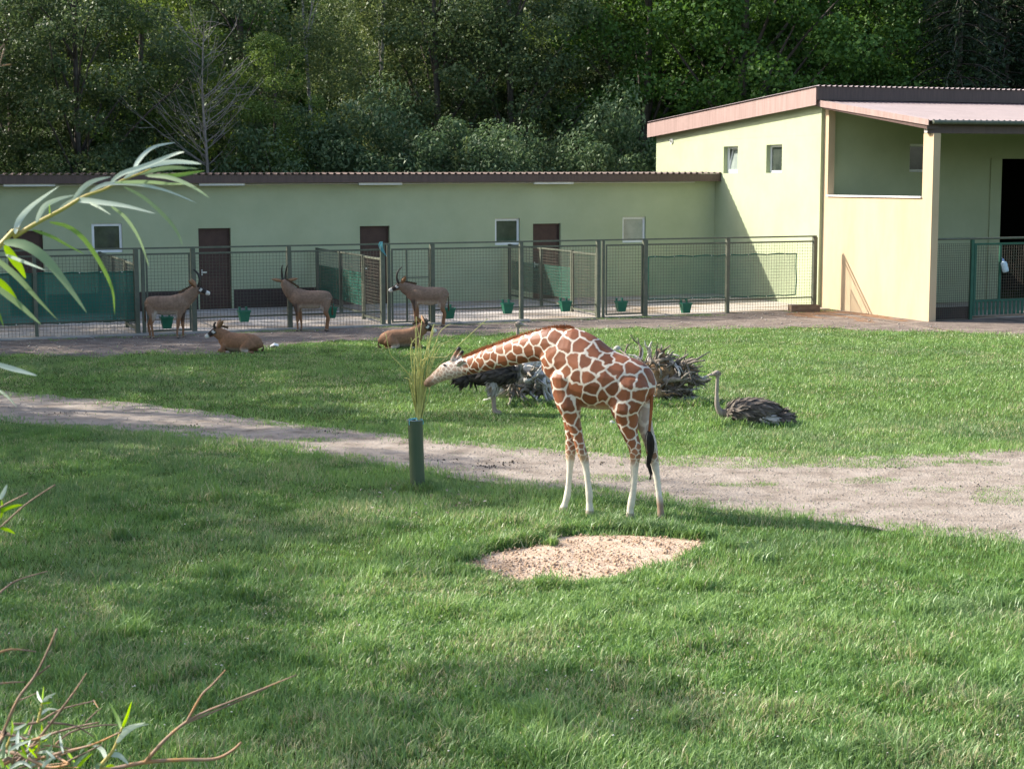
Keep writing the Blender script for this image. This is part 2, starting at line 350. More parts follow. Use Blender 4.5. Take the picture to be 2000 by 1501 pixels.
# ================================================================== BUILDINGS
def wall_holes(mb, a0, a1, z0, z1, holes, fn, d):
    A = sorted(set([a0, a1]+[h[i] for h in holes for i in (0, 1)])); Z = sorted(set([z0, z1]+[h[i] for h in holes for i in (2, 3)]))
    inh = lambda a, z: any(h[0] < a < h[1] and h[2] < z < h[3] for h in holes)
    solid = [[(not inh((A[i]+A[i+1])/2, (Z[j]+Z[j+1])/2)) for j in range(len(Z)-1)] for i in range(len(A)-1)]
    g = lambda i, j: 0 <= i < len(A)-1 and 0 <= j < len(Z)-1 and solid[i][j]
    for i in range(len(A)-1):
        for j in range(len(Z)-1):
            if not solid[i][j]: continue
            p = [fn(A[i], 0, Z[j]), fn(A[i+1], 0, Z[j]), fn(A[i+1], 0, Z[j+1]), fn(A[i], 0, Z[j+1])]
            q = [fn(A[i], d, Z[j]), fn(A[i+1], d, Z[j]), fn(A[i+1], d, Z[j+1]), fn(A[i], d, Z[j+1])]
            mb.add(p, [(0, 1, 2, 3)]); mb.add(q, [(3, 2, 1, 0)])
            for (di, dj, k, l) in ((-1, 0, 0, 3), (1, 0, 1, 2), (0, -1, 0, 1), (0, 1, 3, 2)):
                if not g(i+di, j+dj): mb.add([p[k], p[l], q[l], q[k]], [(0, 1, 2, 3)])
def win(parent, fn, a0, a1, z0, z1, rec, gm, tilt=0, fr=.088):
    w = MB(); O = local(parent)
    w.box(a0+.004, a1-.004, rec, rec+.06, z0+.004, z0+fr, fn).box(a0+.004, a1-.004, rec, rec+.06, z1-fr, z1-.004, fn)
    w.box(a0+.004, a0+fr, rec, rec+.06, z0+fr, z1-fr, fn).box(a1-fr, a1-.004, rec, rec+.06, z0+fr, z1-fr, fn)
    wo_ = w.build('window', M['white'], parent, origin=O)
    p = MB(); dz = z1-z0-2*fr
    if not tilt: p.box(a0+fr, a1-fr, rec+.025, rec+.04, z0+fr, z1-fr, fn)
    else:
        c = [fn(a, rec+.03-(zz-z0-fr)/dz*tilt+dd, zz) for zz in (z0+fr, z1-fr) for (a, dd) in ((a0+fr, 0), (a1-fr, 0), (a1-fr, .015), (a0+fr, .015))]
        p.hexa(c)
    p.build('pane', gm, wo_, origin=O)
    if tilt:
        fr2 = MB(); tt = lambda zz: rec-.01-(zz-z0-fr)/dz*tilt
        for (x0, x1, y0, y1) in ((a0+fr, a0+fr+.05, z0+fr, z1-fr), (a1-fr-.05, a1-fr, z0+fr, z1-fr), (a0+fr+.05, a1-fr-.05, z0+fr, z0+fr+.05), (a0+fr+.05, a1-fr-.05, z1-fr-.05, z1-fr)):
            fr2.hexa([fn(x0, tt(y0), y0), fn(x1, tt(y0), y0), fn(x1, tt(y0)+.04, y0), fn(x0, tt(y0)+.04, y0), fn(x0, tt(y1), y1), fn(x1, tt(y1), y1), fn(x1, tt(y1)+.04, y1), fn(x0, tt(y1)+.04, y1)])
        fr2.build('sash', M['white'], wo_, origin=O)
    return wo_
def ribbed(mb, s0, s1, ta, za, tb, zb, per=.22, h=.035, th=.012):
    prof = []; s = s0
    while s < s1-1e-6:
        for (o, hh) in ((0, 0), (per*.52, 0), (per*.62, h), (per*.88, h)): prof.append((min(s+o, s1), hh))
        s += per
    v = []; n = len(prof)
    for (t, z) in ((ta, za), (tb, zb)):
        for (ss, hh) in prof: v.append(W(ss, t, z+hh))
        for (ss, hh) in prof: v.append(W(ss, t, z+hh-th))
    f = []
    for i in range(n-1):
        f += [(i, i+1, 2*n+i+1, 2*n+i), (n+i+1, n+i, 3*n+i, 3*n+i+1), (i+1, i, n+i, n+i+1), (2*n+i, 2*n+i+1, 3*n+i+1, 3*n+i)]
    mb.add(v, f)

# ---- long stable
st = empty('stable_building', W(-15, 2, 0)); OS = local(st)
tag(st, 'long low light green stable with brown doors and flat brown roof edge', 'building')
sx = lambda x, y=500: site(onplane(x, y, C0, E2))[0]
zx = lambda x, y: site(onplane(x, y, C0, E2))[2]
doors = [(sx(15.6), sx(85), 0, 2.82), (sx(388.5), sx(451.5), 0, 2.82), (sx(703.5), sx(761.5), 0, 2.82), (sx(1041), sx(1095), 0, 2.82)]
wins = [(sx(180.5), sx(240), 2.05, 3.03), (sx(967), sx(1015.5), 2.05, 3.03), (sx(1215.5), sx(1261), 2.05, 3.03)]
b = MB(); wall_holes(b, -33, -.004, .03, 4.42, doors and [(d[0], d[1], .03, d[3]) for d in doors]+wins, W, .32)
b.box(-33, -32.7, .33, 8, .03, 4.42); b.build('wall', M['green'], st, origin=OS)
for i, d in enumerate(doors):
    o = MB().box(d[0]+.004, d[1]-.004, .16, .21, .04, d[3]-.004).build('door', M['door'], st, origin=OS)
    fr = MB().box(d[0]+.005, d[0]+.06, .13, .158, .04, d[3]-.005).box(d[1]-.06, d[1]-.005, .13, .158, .04, d[3]-.005).box(d[0]+.06, d[1]-.06, .13, .158, d[3]-.07, d[3]-.005); fr.build('door_frame', M['door'], o, origin=OS)
    if i: MB().box(d[0]+.1, d[0]+.28, .10, .13, 1.28, 1.33).box(d[0]+.1, d[0]+.14, .12, .158, 1.2, 1.4).build('door_handle', M['eyelet'], o, origin=OS)
for i, w_ in enumerate(wins): win(st, W, *w_, (.05, .09, .10)[i], (M['glass'], M['glass'], M['glasspale'])[i])
# brown dado boards between the doors
for (a, b_) in ((sx(88), sx(386)), (sx(454), sx(690))): MB().box(a+.02, b_-.02, -.025, -.004, .04, .70).build('dado_panel', M['dado'], st, origin=OS)
# roof: edge board, ribbed sheet
ef = -.45
b = MB().box(-33.5, .18, ef-.03, ef, 4.36, 4.64); r0 = b.build('fascia', M['brown'], st, origin=OS)
MB().box(.15, .18, ef+.003, -.002, 4.36, 4.64).build('fascia', M['brown'], st, origin=OS)
b = MB(); ribbed(b, -33.5, .16, ef-.06, 4.655, -.01, 4.67, per=.25, h=.05); b2 = MB(); ribbed(b2, -33.5, -.35, .0, 4.679, 8.3, 4.30, per=.25, h=.05)
rf = b.build('roof', M['brown'], st, origin=OS); b2.build('roof', M['brown'], st, origin=OS)
MB().box(-33, -.01, ef+.002, -.004, 4.40, 4.43).build('soffit', M['brown'], st, origin=OS)
# tube lamps and conduit under the eave
for (x0, x1) in ((5, 105), (385, 473), (695, 779), (1036, 1112)):
    a0, a1 = sx(x0, 360), sx(x1, 360); o = MB().box(a0, a1, -.40, -.26, 4.28, 4.355).build('tube_lamp', M['white'], st, origin=OS)
    for k in (a0+.05, a1-.09): MB().box(k, k+.04, -.36, -.30, 4.356, 4.399).build('lamp_bracket', M['steel'], o, origin=OS)
MB().tube([W(-33, -.03, 4.31), W(-.9, -.03, 4.33)], .018, 6).build('conduit', M['white'], st, origin=OS)

# ---- high house with porch
hh = empty('giraffe_house', W(5, -4, 0)); OH = local(hh)
tag(hh, 'tall light green giraffe house with sloping roof and beige walled porch', 'building')
TG = -7.52
GW = lambda a, d, z: W(d, TG+a, z)      # a: distance back from the front corner, d: inwards
oh = .3
Pg = W(-oh, 0, 0)
tz = lambda x, y, s=-oh: (lambda q: (q[1]-TG, q[2]))(site(onplane(x, y, W(s, 0, 0), E1)))
fBL, fTL, fBR, fTR = tz(1264, 269), tz(1262, 240.5), tz(1566, 208.5), tz(1594, 169)
gh = [(5.77, 6.87, 4.66, 5.67), (2.57, 3.67, 4.66, 5.67)]
zt = lambda a: 7.02-.066*a+.02
b = MB(); wall_holes(b, 0, 12.62, .0, 5.95, gh, GW, .3)
b.hexa([GW(0, .001, 5.952), GW(12.62, .001, 5.952), GW(12.62, .299, 5.952), GW(0, .299, 5.952), GW(0, .001, zt(0)+.2), GW(12.62, .001, zt(12.62)+.2), GW(12.62, .299, zt(12.62)+.2), GW(0, .299, zt(0)+.2)])
b.build('gable_wall', M['green'], hh, origin=OH)
win(hh, GW, *gh[0], .17, M['glasspale'], tilt=-.16); win(hh, GW, *gh[1], .17, M['glass'])
b = MB(); q = W(-.03, TG+11.19, 5.97); b.tube([q+E1*.03, q-E1*.02], .11, 14); o = b.build('vent', M['white'], hh, origin=OH)
MB().tube([q-E1*.018, q-E1*.028], .075, 14).build('vent_opening', M['steel'], o, origin=OH)
# upper roof
slope = (fTR[1]-fTL[1])/(fTR[0]-fTL[0]); tFr = fTR[0]; zFr = fTR[1]
zr = lambda a: zFr+slope*(a-tFr)
fd = fTL[1]-fBL[1]
b = MB().hexa([GW(fBL[0], -oh, zr(fBL[0])-fd), GW(tFr, -oh, zFr-.62), GW(tFr, -oh+.03, zFr-.62), GW(fBL[0], -oh+.03, zr(fBL[0])-fd), GW(fBL[0], -oh, zr(fBL[0])), GW(tFr, -oh, zFr), GW(tFr, -oh+.03, zFr), GW(fBL[0], -oh+.03, zr(fBL[0]))])
b.build('gable_fascia', M['brownlight'], hh, origin=OH)
b = MB().box(-oh+.033, 15, TG+tFr-.03, TG+tFr, zFr-.45, zFr); b.build('front_fascia', M['brown'], hh, origin=OH)
b = MB(); ribbed(b, -oh-.05, 15, TG+tFr-.08, zFr+.012, TG+fBL[0]+.1, zr(fBL[0])+.012, per=.22, h=.045); b.build('roof', M['roof'], hh, origin=OH)
b = MB().hexa([GW(.0, -oh+.04, zr(0)-.5), GW(12.9, -oh+.04, zr(12.9)-.5), GW(12.9, 0, zr(12.9)-.5), GW(.0, 0, zr(0)-.5), GW(.0, -oh+.04, zr(0)-.46), GW(12.9, -oh+.04, zr(12.9)-.46), GW(12.9, 0, zr(12.9)-.46), GW(.0, 0, zr(0)-.46)])
b.build('soffit', M['brown'], hh, origin=OH)
# rear and far sides so the volume is closed
b = MB().box(.3, 15, TG+12.32, TG+12.62, 0, zr(12.6)-.01).box(14.7, 15, TG+.3, TG+12.3, 0, zr(12.3)-.01); b.build('rear_wall', M['green'], hh, origin=OH)
# porch back wall with door opening and window
bwx = lambda x, y: site(onplane(x, y, W(0, TG, 0), E2))
d0 = bwx(1954, 400)[0]; dz1 = bwx(1960, 310)[2]; w0, w1 = bwx(1777, 300)[0], bwx(1777, 300)[0]+1.05; wz1, wz0 = bwx(1790, 281)[2], bwx(1790, 336)[2]
BW = lambda a, d, z: W(a, TG+d, z)
b = MB(); wall_holes(b, .305, 15, 0, zFr-.5, [(d0, d0+3.2, .04, dz1), (w0, w1, wz0, wz1)], BW, .28); b.build('porch_back_wall', M['green'], hh, origin=OH)
win(hh, BW, w0, w1, wz0, wz1, .12, M['glass'])
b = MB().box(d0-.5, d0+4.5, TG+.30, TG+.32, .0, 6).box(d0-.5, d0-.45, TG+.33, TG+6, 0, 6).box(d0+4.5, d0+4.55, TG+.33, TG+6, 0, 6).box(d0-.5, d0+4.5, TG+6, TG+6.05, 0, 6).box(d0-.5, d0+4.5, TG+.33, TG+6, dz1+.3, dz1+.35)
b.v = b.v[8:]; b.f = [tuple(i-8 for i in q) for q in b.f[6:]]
b.build('shade_black_stall', M['dark'], hh, origin=OH)  # box behind the opening, its darkness painted into the wall colour
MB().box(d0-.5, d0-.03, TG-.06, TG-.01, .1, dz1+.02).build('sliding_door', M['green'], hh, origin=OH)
# beige porch wall: parapet, piers
BS = .12
bt = lambda x, y, s=BS: (lambda q: (q[1]-TG, q[2]))(site(onplane(x, y, W(s, 0, 0), E1)))
tL, tR0, tR1 = -.28, bt(1803, 300)[0], bt(1823, 300)[0]; zs = bt(1700, 385)[1]; zp = bt(1803, 261)[1]
BB = lambda a, d, z: W(BS+d, TG+a, z)
b = MB(); th = .26
b.box(tR1, -.004, 0, th, 0, zs, lambda a, d, z: BB(a, d, z)); b.build('parapet', M['beige'], hh, origin=OH)
MB().box(tL, -.005, .001, th-.001, zs+.001, 6.85, lambda a, d, z: BB(a, d, z)).build('pier', M['beige'], hh, origin=OH)
MB().box(tR1+.001, tR0, .001, th-.001, zs+.001, zp, lambda a, d, z: BB(a, d, z)).build('pier', M['beige'], hh, origin=OH)
MB().box(tR0+.01, tL-.01, -.06, th+.04, zs+.002, zs+.05, lambda a, d, z: BB(a, d, z)).build('sill', M['white'], hh, origin=OH)
# porch roof, side fascia, gutter, beams
pe = bt(1815, 235, -.15); ps = (tFr-.04, zFr-.50)
b = MB(); ribbed(b, -.15, 15, TG+ps[0], ps[1], TG+pe[0], pe[1], per=.22, h=.035); b.build('porch_roof', M['roof'], hh, origin=OH)
fb = MB(); dz = .17
fb.hexa([GW(ps[0]+.6, -.18, ps[1]+.07-dz), GW(pe[0], -.18, pe[1]+.02-dz), GW(pe[0], -.153, pe[1]+.02-dz), GW(ps[0]+.6, -.153, ps[1]+.07-dz), GW(ps[0]+.6, -.18, ps[1]+.12), GW(pe[0], -.18, pe[1]+.03), GW(pe[0], -.153, pe[1]+.03), GW(ps[0]+.6, -.153, ps[1]+.12)])
fb.build('porch_fascia', M['brownlight'], hh, origin=OH)
fb = MB().hexa([GW(ps[0]-.1, -.12, ps[1]-.24), GW(pe[0]+.15, -.12, pe[1]-.26), GW(pe[0]+.15, .30, pe[1]-.26), GW(ps[0]-.1, .30, ps[1]-.24), GW(ps[0]-.1, -.12, ps[1]-.03), GW(pe[0]+.15, -.12, pe[1]-.03), GW(pe[0]+.15, .30, pe[1]-.03), GW(ps[0]-.1, .30, ps[1]-.03)])
fb.build('porch_rafter', M['brown'], hh, origin=OH)
MB().hexa([GW(ps[0]-.05, .31, ps[1]-.10), GW(pe[0]+.35, .31, pe[1]-.10), GW(pe[0]+.35, 14.7, pe[1]-.10), GW(ps[0]-.05, 14.7, ps[1]-.10), GW(ps[0]-.05, .31, ps[1]-.06), GW(pe[0]+.35, .31, pe[1]-.06), GW(pe[0]+.35, 14.7, pe[1]-.06), GW(ps[0]-.05, 14.7, ps[1]-.06)]).build('added_porch_ceiling', M['brown'], hh, origin=OH)  # unseen dark boards added to cut bounced light and darken the porch
MB().tube([W(-.05, TG+pe[0]-.06, pe[1]-.05), W(15, TG+pe[0]-.06, pe[1]-.05)], .065, 10).build('gutter', M['steel'], hh, origin=OH)
MB().box(.02, 15, TG+tR1+.10, TG+tR1+.22, zp+.26, pe[1]-.10).build('eave_board', M['brown'], hh, origin=OH)
MB().box(-.0, 15, TG+tR1+.14, TG+tR1+.32, zp+.003, zp+.255).build('porch_beam', M['brown'], hh, origin=OH)
MB().box(-.02, -.004, TG+tR1+.15, TG+tR1+.31, zp+.01, zp+.25).build('beam_end', M['stone'], hh, origin=OH)
MB().box(14.72, 15, TG+tR1, TG-.01, 0, 7).build('added_porch_end_wall', M['green'], hh, origin=OH)  # unseen wall added to block light from the open porch end

# ================================================================== FENCES
def wires(mb, fn, a0, a1, z0, z1, sp=.1, w=.0037):
    n = max(2, int(round((a1-a0)/sp)))
    for i in range(n+1):
        a = a0+(a1-a0)*i/n
        v = [fn(a-w, -w, z0), fn(a+w, -w, z0), fn(a+w, w, z0), fn(a-w, w, z0), fn(a-w, -w, z1), fn(a+w, -w, z1), fn(a+w, w, z1), fn(a-w, w, z1)]
        mb.add(v, [(0, 1, 5, 4), (1, 2, 6, 5), (2, 3, 7, 6), (3, 0, 4, 7)])
    m_ = max(2, int(round((z1-z0)/sp)))
    for j in range(m_+1):
        z = z0+(z1-z0)*j/m_
        v = [fn(a0, -w, z-w), fn(a0, w, z-w), fn(a0, w, z+w), fn(a0, -w, z+w), fn(a1, -w, z-w), fn(a1, w, z-w), fn(a1, w, z+w), fn(a1, -w, z+w)]
        mb.add(v, [(0, 1, 5, 4), (1, 2, 6, 5), (2, 3, 7, 6), (3, 0, 4, 7)])
fx = lambda x, y=600: site(onplane(x, y, W(0, TF, 0), E2))[0]
fz = lambda x, y: site(onplane(x, y, W(0, TF, 0), E2))[2]
ztop = fz(800, 474); zm = ztop-.19; zlow = .42
FN = lambda a, d, z: W(a, TF+d, z)
fe = empty('pen_fence', W(-14, TF, 0)); OF = local(fe)
tag(fe, 'long green grey steel mesh fence with gates in front of the stable', 'fence')
MB().box(-33, fx(1592), TF-.025, TF+.025, ztop-.05, ztop).build('top_rail', M['steel'], fe, origin=OF)
posts = [(-32.5, .1), (fx(70), .1), (fx(268), .13), (fx(281), .10), (fx(379), .13), (fx(566), .12), (fx(748), .13), (fx(760), .09), (fx(845), .13), (fx(1018), .11), (fx(1168), .12), (fx(1178), .08), (fx(1259), .15), (fx(1420), .12), (fx(1589), .14)]
for (s, w_) in posts: MB().box(s-w_/2, s+w_/2, TF-w_/2, TF+w_/2, 0, ztop-.051).build('post', M['steel'], fe, origin=OF)
P = [p[0] for p in posts]
bays = [(P[0], P[1]), (P[1], P[2]), (P[4], P[5]), (P[5], P[6]), (P[8], P[9]), (P[9], P[10]), (P[12], P[13]), (P[13], P[14])]
for (a, c_) in bays:
    a += .08; c_ -= .08
    b = MB(); wires(b, FN, a, c_, .06, zm-.03); tag(b.build('wire_mesh', M['wire'], fe, origin=OF), kind='stuff')
    MB().box(a-.02, c_+.02, TF-.02, TF+.02, zm-.025, zm+.02).build('mesh_rail', M['steel'], fe, origin=OF)
    MB().box(a-.02, c_+.02, TF+.006, TF+.04, zlow, zlow+.045).build('lower_rail', M['steel'], fe, origin=OF)
for (a, c_, mid) in ((P[3], P[4], 0), (P[7], P[8], 1), (P[11], P[12], 0)):
    a += .085; c_ -= .085
    g_ = MB().box(a, a+.045, TF-.022, TF+.022, .08, zm+.02).box(c_-.045, c_, TF-.022, TF+.022, .08, zm+.02).box(a+.045, c_-.045, TF-.022, TF+.022, zm-.025, zm+.02).box(a+.045, c_-.045, TF-.022, TF+.022, .08, .125)
    if mid: g_.box((a+c_)/2-.15, (a+c_)/2-.10, TF-.02, TF+.02, .126, zm-.026).box((a+c_)/2-.099, c_-.046, TF-.02, TF+.02, 1.45, 1.49)
    gt = g_.build('gate', M['steel'], fe, origin=OF)
    b = MB(); wires(b, FN, a+.05, c_-.05, .13, zm-.03); tag(b.build('wire_mesh', M['wire'], gt, origin=OF), kind='stuff')
    MB().box(c_-.02, c_+.12, TF-.06, TF-.024, 1.25, 1.29).box(c_+.03, c_+.06, TF-.075, TF-.061, 1.2, 1.34).build('latch', M['steel'], gt, origin=OF)
# partitions running from the fence back to the stable
for (xf, has_net, lab) in ((270, 0, 'mesh partition between pens behind the dark green shade net'), (752, 1, 'mesh partition with net strip reaching the fence at the blue twine'), (1173, 1, 'sunlit mesh partition between pens beside the widest bay of bare mesh')):
    s = fx(xf); pt = empty('pen_partition', W(s, -4, .035)); O = local(pt); tag(pt, lab, 'fence', 'partitions dividing the pens')
    PN = lambda a, d, z, s=s: W(s+d, a, z)
    hp = 2.1
    for a in (TF+.30, TF+2.3, TF+5.0, -.25): MB().box(s-.05, s+.05, a-.05, a+.05, .035, hp).build('post', M['steel'], pt, origin=O)
    MB().box(s-.022, s+.022, TF+2.36, -.31, hp-.06, hp-.01).build('top_rail', M['steel'], pt, origin=O)
    MB().box(s-.022, s+.022, TF+2.36, -.31, .2, .25).build('lower_rail', M['steel'], pt, origin=O)
    b = MB(); wires(b, PN, TF+2.36, TF+4.94, .26, hp-.07); wires(b, PN, TF+5.06, -.31, .26, hp-.07); tag(b.build('wire_mesh', M['wire'], pt, origin=O), kind='stuff')
    gt = MB().box(s-.025, s+.025, TF+.36, TF+.41, .12, hp-.03).box(s-.025, s+.025, TF+2.18, TF+2.24, .12, hp-.03).box(s-.025, s+.025, TF+.42, TF+2.17, hp-.09, hp-.03).box(s-.025, s+.025, TF+.42, TF+2.17, .12, .18).build('gate', M['steel'], pt, origin=O)
    b = MB(); wires(b, PN, TF+.42, TF+2.17, .19, hp-.1); tag(b.build('wire_mesh', M['wire'], gt, origin=O), kind='stuff')
    if has_net:
        v = [W(s+.03, TF+2.4, .45), W(s+.03, -.4, .45), W(s+.03, -.4, 1.5), W(s+.03, TF+2.4, 1.5)]
        nn = mesh_obj('shade_net', v, [(0, 1, 2, 3)], M['net'] if xf < 1000 else M['netlight'])
        sm = nn.modifiers.new('thick', 'SOLIDIFY'); sm.thickness = .004
        tag(nn, 'narrow green net on the partition by the blue twine' if xf < 1000 else 'narrow green net on the sunlit partition', 'net')
# shade nets tied to the fence
def shade_net(x0, x1, yt0, yt1, yb0, yb1, m, label, off, n=28):
    a0, a1 = fx(x0), fx(x1); zt0, zt1, zb0, zb1 = fz(x0, yt0), fz(x1, yt1), fz(x0, yb0), fz(x1, yb1)
    e = empty('shade_net', W((a0+a1)/2, TF+off, (zb0+zb1)/2)); O = local(e); tag(e, label, 'net')
    g = []
    for j in range(7):
        row = []
        for i in range(n+1):
            f = i/n; zb = zb0+(zb1-zb0)*f; zt_ = zt0+(zt1-zt0)*f; sag = .02*math.sin(i*1.9)*(1-j/6)*.6+.015*math.sin(i*1.57)*(j/6)
            row.append(W(a0+(a1-a0)*f, TF+off+.012*math.sin(i*.9+j)+.01*math.sin(j*1.7+i*.3), zb+(zt_-zb)*j/6+sag)-O)
        g.append(row)
    G_ = np.array(g); v = G_.reshape(-1, 3); b_ = n+1
    o = mesh_obj('netting', v, [(j*b_+i, j*b_+i+1, (j+1)*b_+i+1, (j+1)*b_+i) for j in range(6) for i in range(n)], m, e, smooth=True)
    for rowi in (0, 6):
        MB().tube([p+np.array([0, -.004, 0])-E2*.006 for p in G_[rowi]], .022, 5).build('hem', M['nethem'], e)
    for k in (0, n): MB().tube([G_[j][k]-E2*.006 for j in range(7)], .018, 5).build('hem', M['nethem'], e)
    for rowi in (0, 6):
        for k in range(1, n, 3):
            p = G_[rowi][k]; MB().tube([p-E2*.028, p-E2*.034], .02, 6).build('eyelet', M['eyelet'], e)
shade_net(-160, 268, 538, 531, 640, 626, M['net'], 'dark green shade net tied along the shaded fence bay', .05, 30)
shade_net(1267, 1555, 502, 495, 585, 576, M['netlight'], 'thin green shade net on the sunlit fence beside the beige wall', .05, 24)
# buckets hooked on the fence
def bucket(label, loc):
    e = empty('feed_bucket', loc); tag(e, label, 'bucket', 'green feed buckets hooked on the fence'); return e
def bucket_parts(e):
    v = []; T = .175; Bq = .12; D = .13; d = .085; H = .33
    def ring(w, dd, z): return [np.array([-w, -dd, z]), np.array([w, -dd, z]), np.array([w, dd, z]), np.array([-w, dd, z])]
    R = _rot
    o1, o2, i1, i2 = ring(Bq, d, 0), ring(T, D, H), ring(T-.012, D-.012, H), ring(Bq-.01, d-.01, .015)
    v = o1+o2+i1+i2; f = [(3, 2, 1, 0), (12, 13, 14, 15)]
    for k in range(4): a, c = k, (k+1) % 4; f += [(a, c, 4+c, 4+a), (4+a, 4+c, 8+c, 8+a), (8+a, 8+c, 12+c, 12+a)]
    o = mesh_obj('tub', [R(p) for p in v], f, M['bucket'], e)
    rb = MB()
    for (x0, x1, y0, y1) in ((-T-.012, T+.012, -D-.012, -D-.001), (-T-.012, T+.012, D+.001, D+.012), (-T-.012, -T-.001, -D, D), (T+.001, T+.012, -D, D)): rb.box(x0, x1, y0, y1, H-.035, H+.004, lambda a, c, z: R(np.array([a, c, z])))
    rb.build('rim', M['bucket'], e)
    for sx_ in (-1, 1):
        MB().box(sx_*.10-.03, sx_*.10+.03, D-.012, D+.012, H+.002, H+.10, lambda a, c, z: R(np.array([a, c, z]))).box(sx_*.10-.03, sx_*.10+.03, D+.0125, D+.06, H+.07, H+.10, lambda a, c, z: R(np.array([a, c, z]))).build('hook', M['bucket'], e)
_rot = lambda p: E1*p[0]+E2*p[1]+np.array([0, 0, p[2]])
blab = ['green feed bucket behind the legs of the antelope beside the dark net', 'green feed bucket on the mesh beside a brown stable door', 'green feed bucket behind the hind legs of the antelope with spread ears', 'green feed bucket behind the hind legs of the antelope at the gate', 'green feed bucket on the bay behind the standing ostrich head', 'green feed bucket in front of the sunlit partition', 'green feed bucket hooked on a narrow gate under the pale window', 'green feed bucket below the thin sunlit shade net']
for i, (x, y) in enumerate(((326, 641), (477, 628), (646, 621), (877, 622), (991, 612), (1104, 608), (1213, 608), (1339, 611))):
    q = onplane(x, y, W(0, TF-.16, 0), E2); e = bucket(blab[i], q)
    if i == 0: proto_b = e; bucket_parts(e)
    else:
        for ch in proto_b.children: c = ch.copy(); COL.objects.link(c); c.parent = e
# blue twine on the gate post
b = MB(); q = W(fx(745), TF-.1, ztop)
for k in range(5):
    b.tube(smooth_path([q+E1*(.02*k-.05)+np.array([0, 0, .05]), q+E1*(.03*k-.10)-E2*.03+np.array([0, 0, -.05-.02*k]), q+E1*(.05*k-.05)-E2*.02+np.array([0, 0, -.20-.05*k])], 7), .007, 5)
tag(b.build('twine_knot', M['twine']), 'blue twine knotted round the gate post top', 'twine')
# porch fence with green gate
TP = TG+tR1+.25
pz = lambda x, y: site(onplane(x, y, W(0, TP, 0), E2)); FP = lambda a, d, z: W(a, TP+d, z)
pf = empty('porch_fence', W(3, TP, 0)); O = local(pf); tag(pf, 'fine mesh fence with green gate across the shaded porch', 'fence')
a0 = BS+th+.03; a1 = 14.6; zr1 = pz(1900, 466)[2]; zr2 = pz(1900, 475)[2]
MB().tube([W(a0, TP, zr1), W(a1, TP, zr1)], .035, 8).build('top_rail', M['steel'], pf, origin=O)
g0, g1 = pz(1897, 550)[0], pz(1897, 550)[0]+2.6
b = MB(); wires(b, FP, a0, g0-.06, .04, zr2, sp=.075, w=.0042); tag(b.build('wire_mesh', M['wire'], pf, origin=O), kind='stuff')
b = MB(); wires(b, FP, g1+.06, a1, .04, zr2, sp=.075, w=.0042); tag(b.build('wire_mesh', M['wire'], pf, origin=O), kind='stuff')
for s_ in (g0, g1, 9.5, a1): MB().box(s_-.05, s_+.05, TP-.05, TP+.05, 0, zr1-.04).build('post', M['greensteel'], pf, origin=O)
gt = MB().box(g0+.08, g0+.16, TP-.03, TP+.03, .12, zr2).box(g1-.16, g1-.08, TP-.03, TP+.03, .12, zr2).box(g0+.161, g1-.161, TP-.03, TP+.03, zr2-.06, zr2).box(g0+.161, g1-.161, TP-.03, TP+.03, .55, .62).box(g0+1.05, g0+1.12, TP-.028, TP+.028, .621, zr2-.061).build('gate', M['greensteel'], pf, origin=O)
b = MB(); wires(b, FP, g0+.16, g1-.16, .63, zr2-.07, sp=.09, w=.0045); tag(b.build('wire_mesh', M['wire'], gt, origin=O), kind='stuff')
b = MB()
for k in range(14): b.box(g0+.2+k*.16, g0+.2+k*.16+.09, TP-.02, TP+.0, .13, .545)
b.build('kick_slats', M['greensteel'], gt, origin=O)
MB().box(a0, g0-.06, TP+.03, TP+.05, .04, .42).build('kick_board', M['dado'], pf, origin=O)
# bottle drinker
q = onplane(1962, 520, W(0, TP-.12, 0), E2); e = empty('water_bottle', q); tag(e, 'clear blue plastic bottle hung tilted on the porch gate', 'bottle')
ax = np.array([.22, -.1, -.95]); ax /= np.linalg.norm(ax)
pr = [(-.17, .02), (-.165, .05), (-.12, .095), (-.05, .105), (.0, .098), (.05, .105), (.15, .105), (.19, .09), (.195, .03)]
MB().tube([ax*a for a, r in pr], [r for a, r in pr], 14).build('body', M['bottle'], e, smooth=True)
MB().tube([-ax*.172, -ax*.25], [.035, .03], 10).build('cap', M['bottlecap'], e)
MB().tube([-ax*.25, -ax*.30+E2*.05, -ax*.32+E2*.10], .008, 5).build('hanger', M['eyelet'], e)
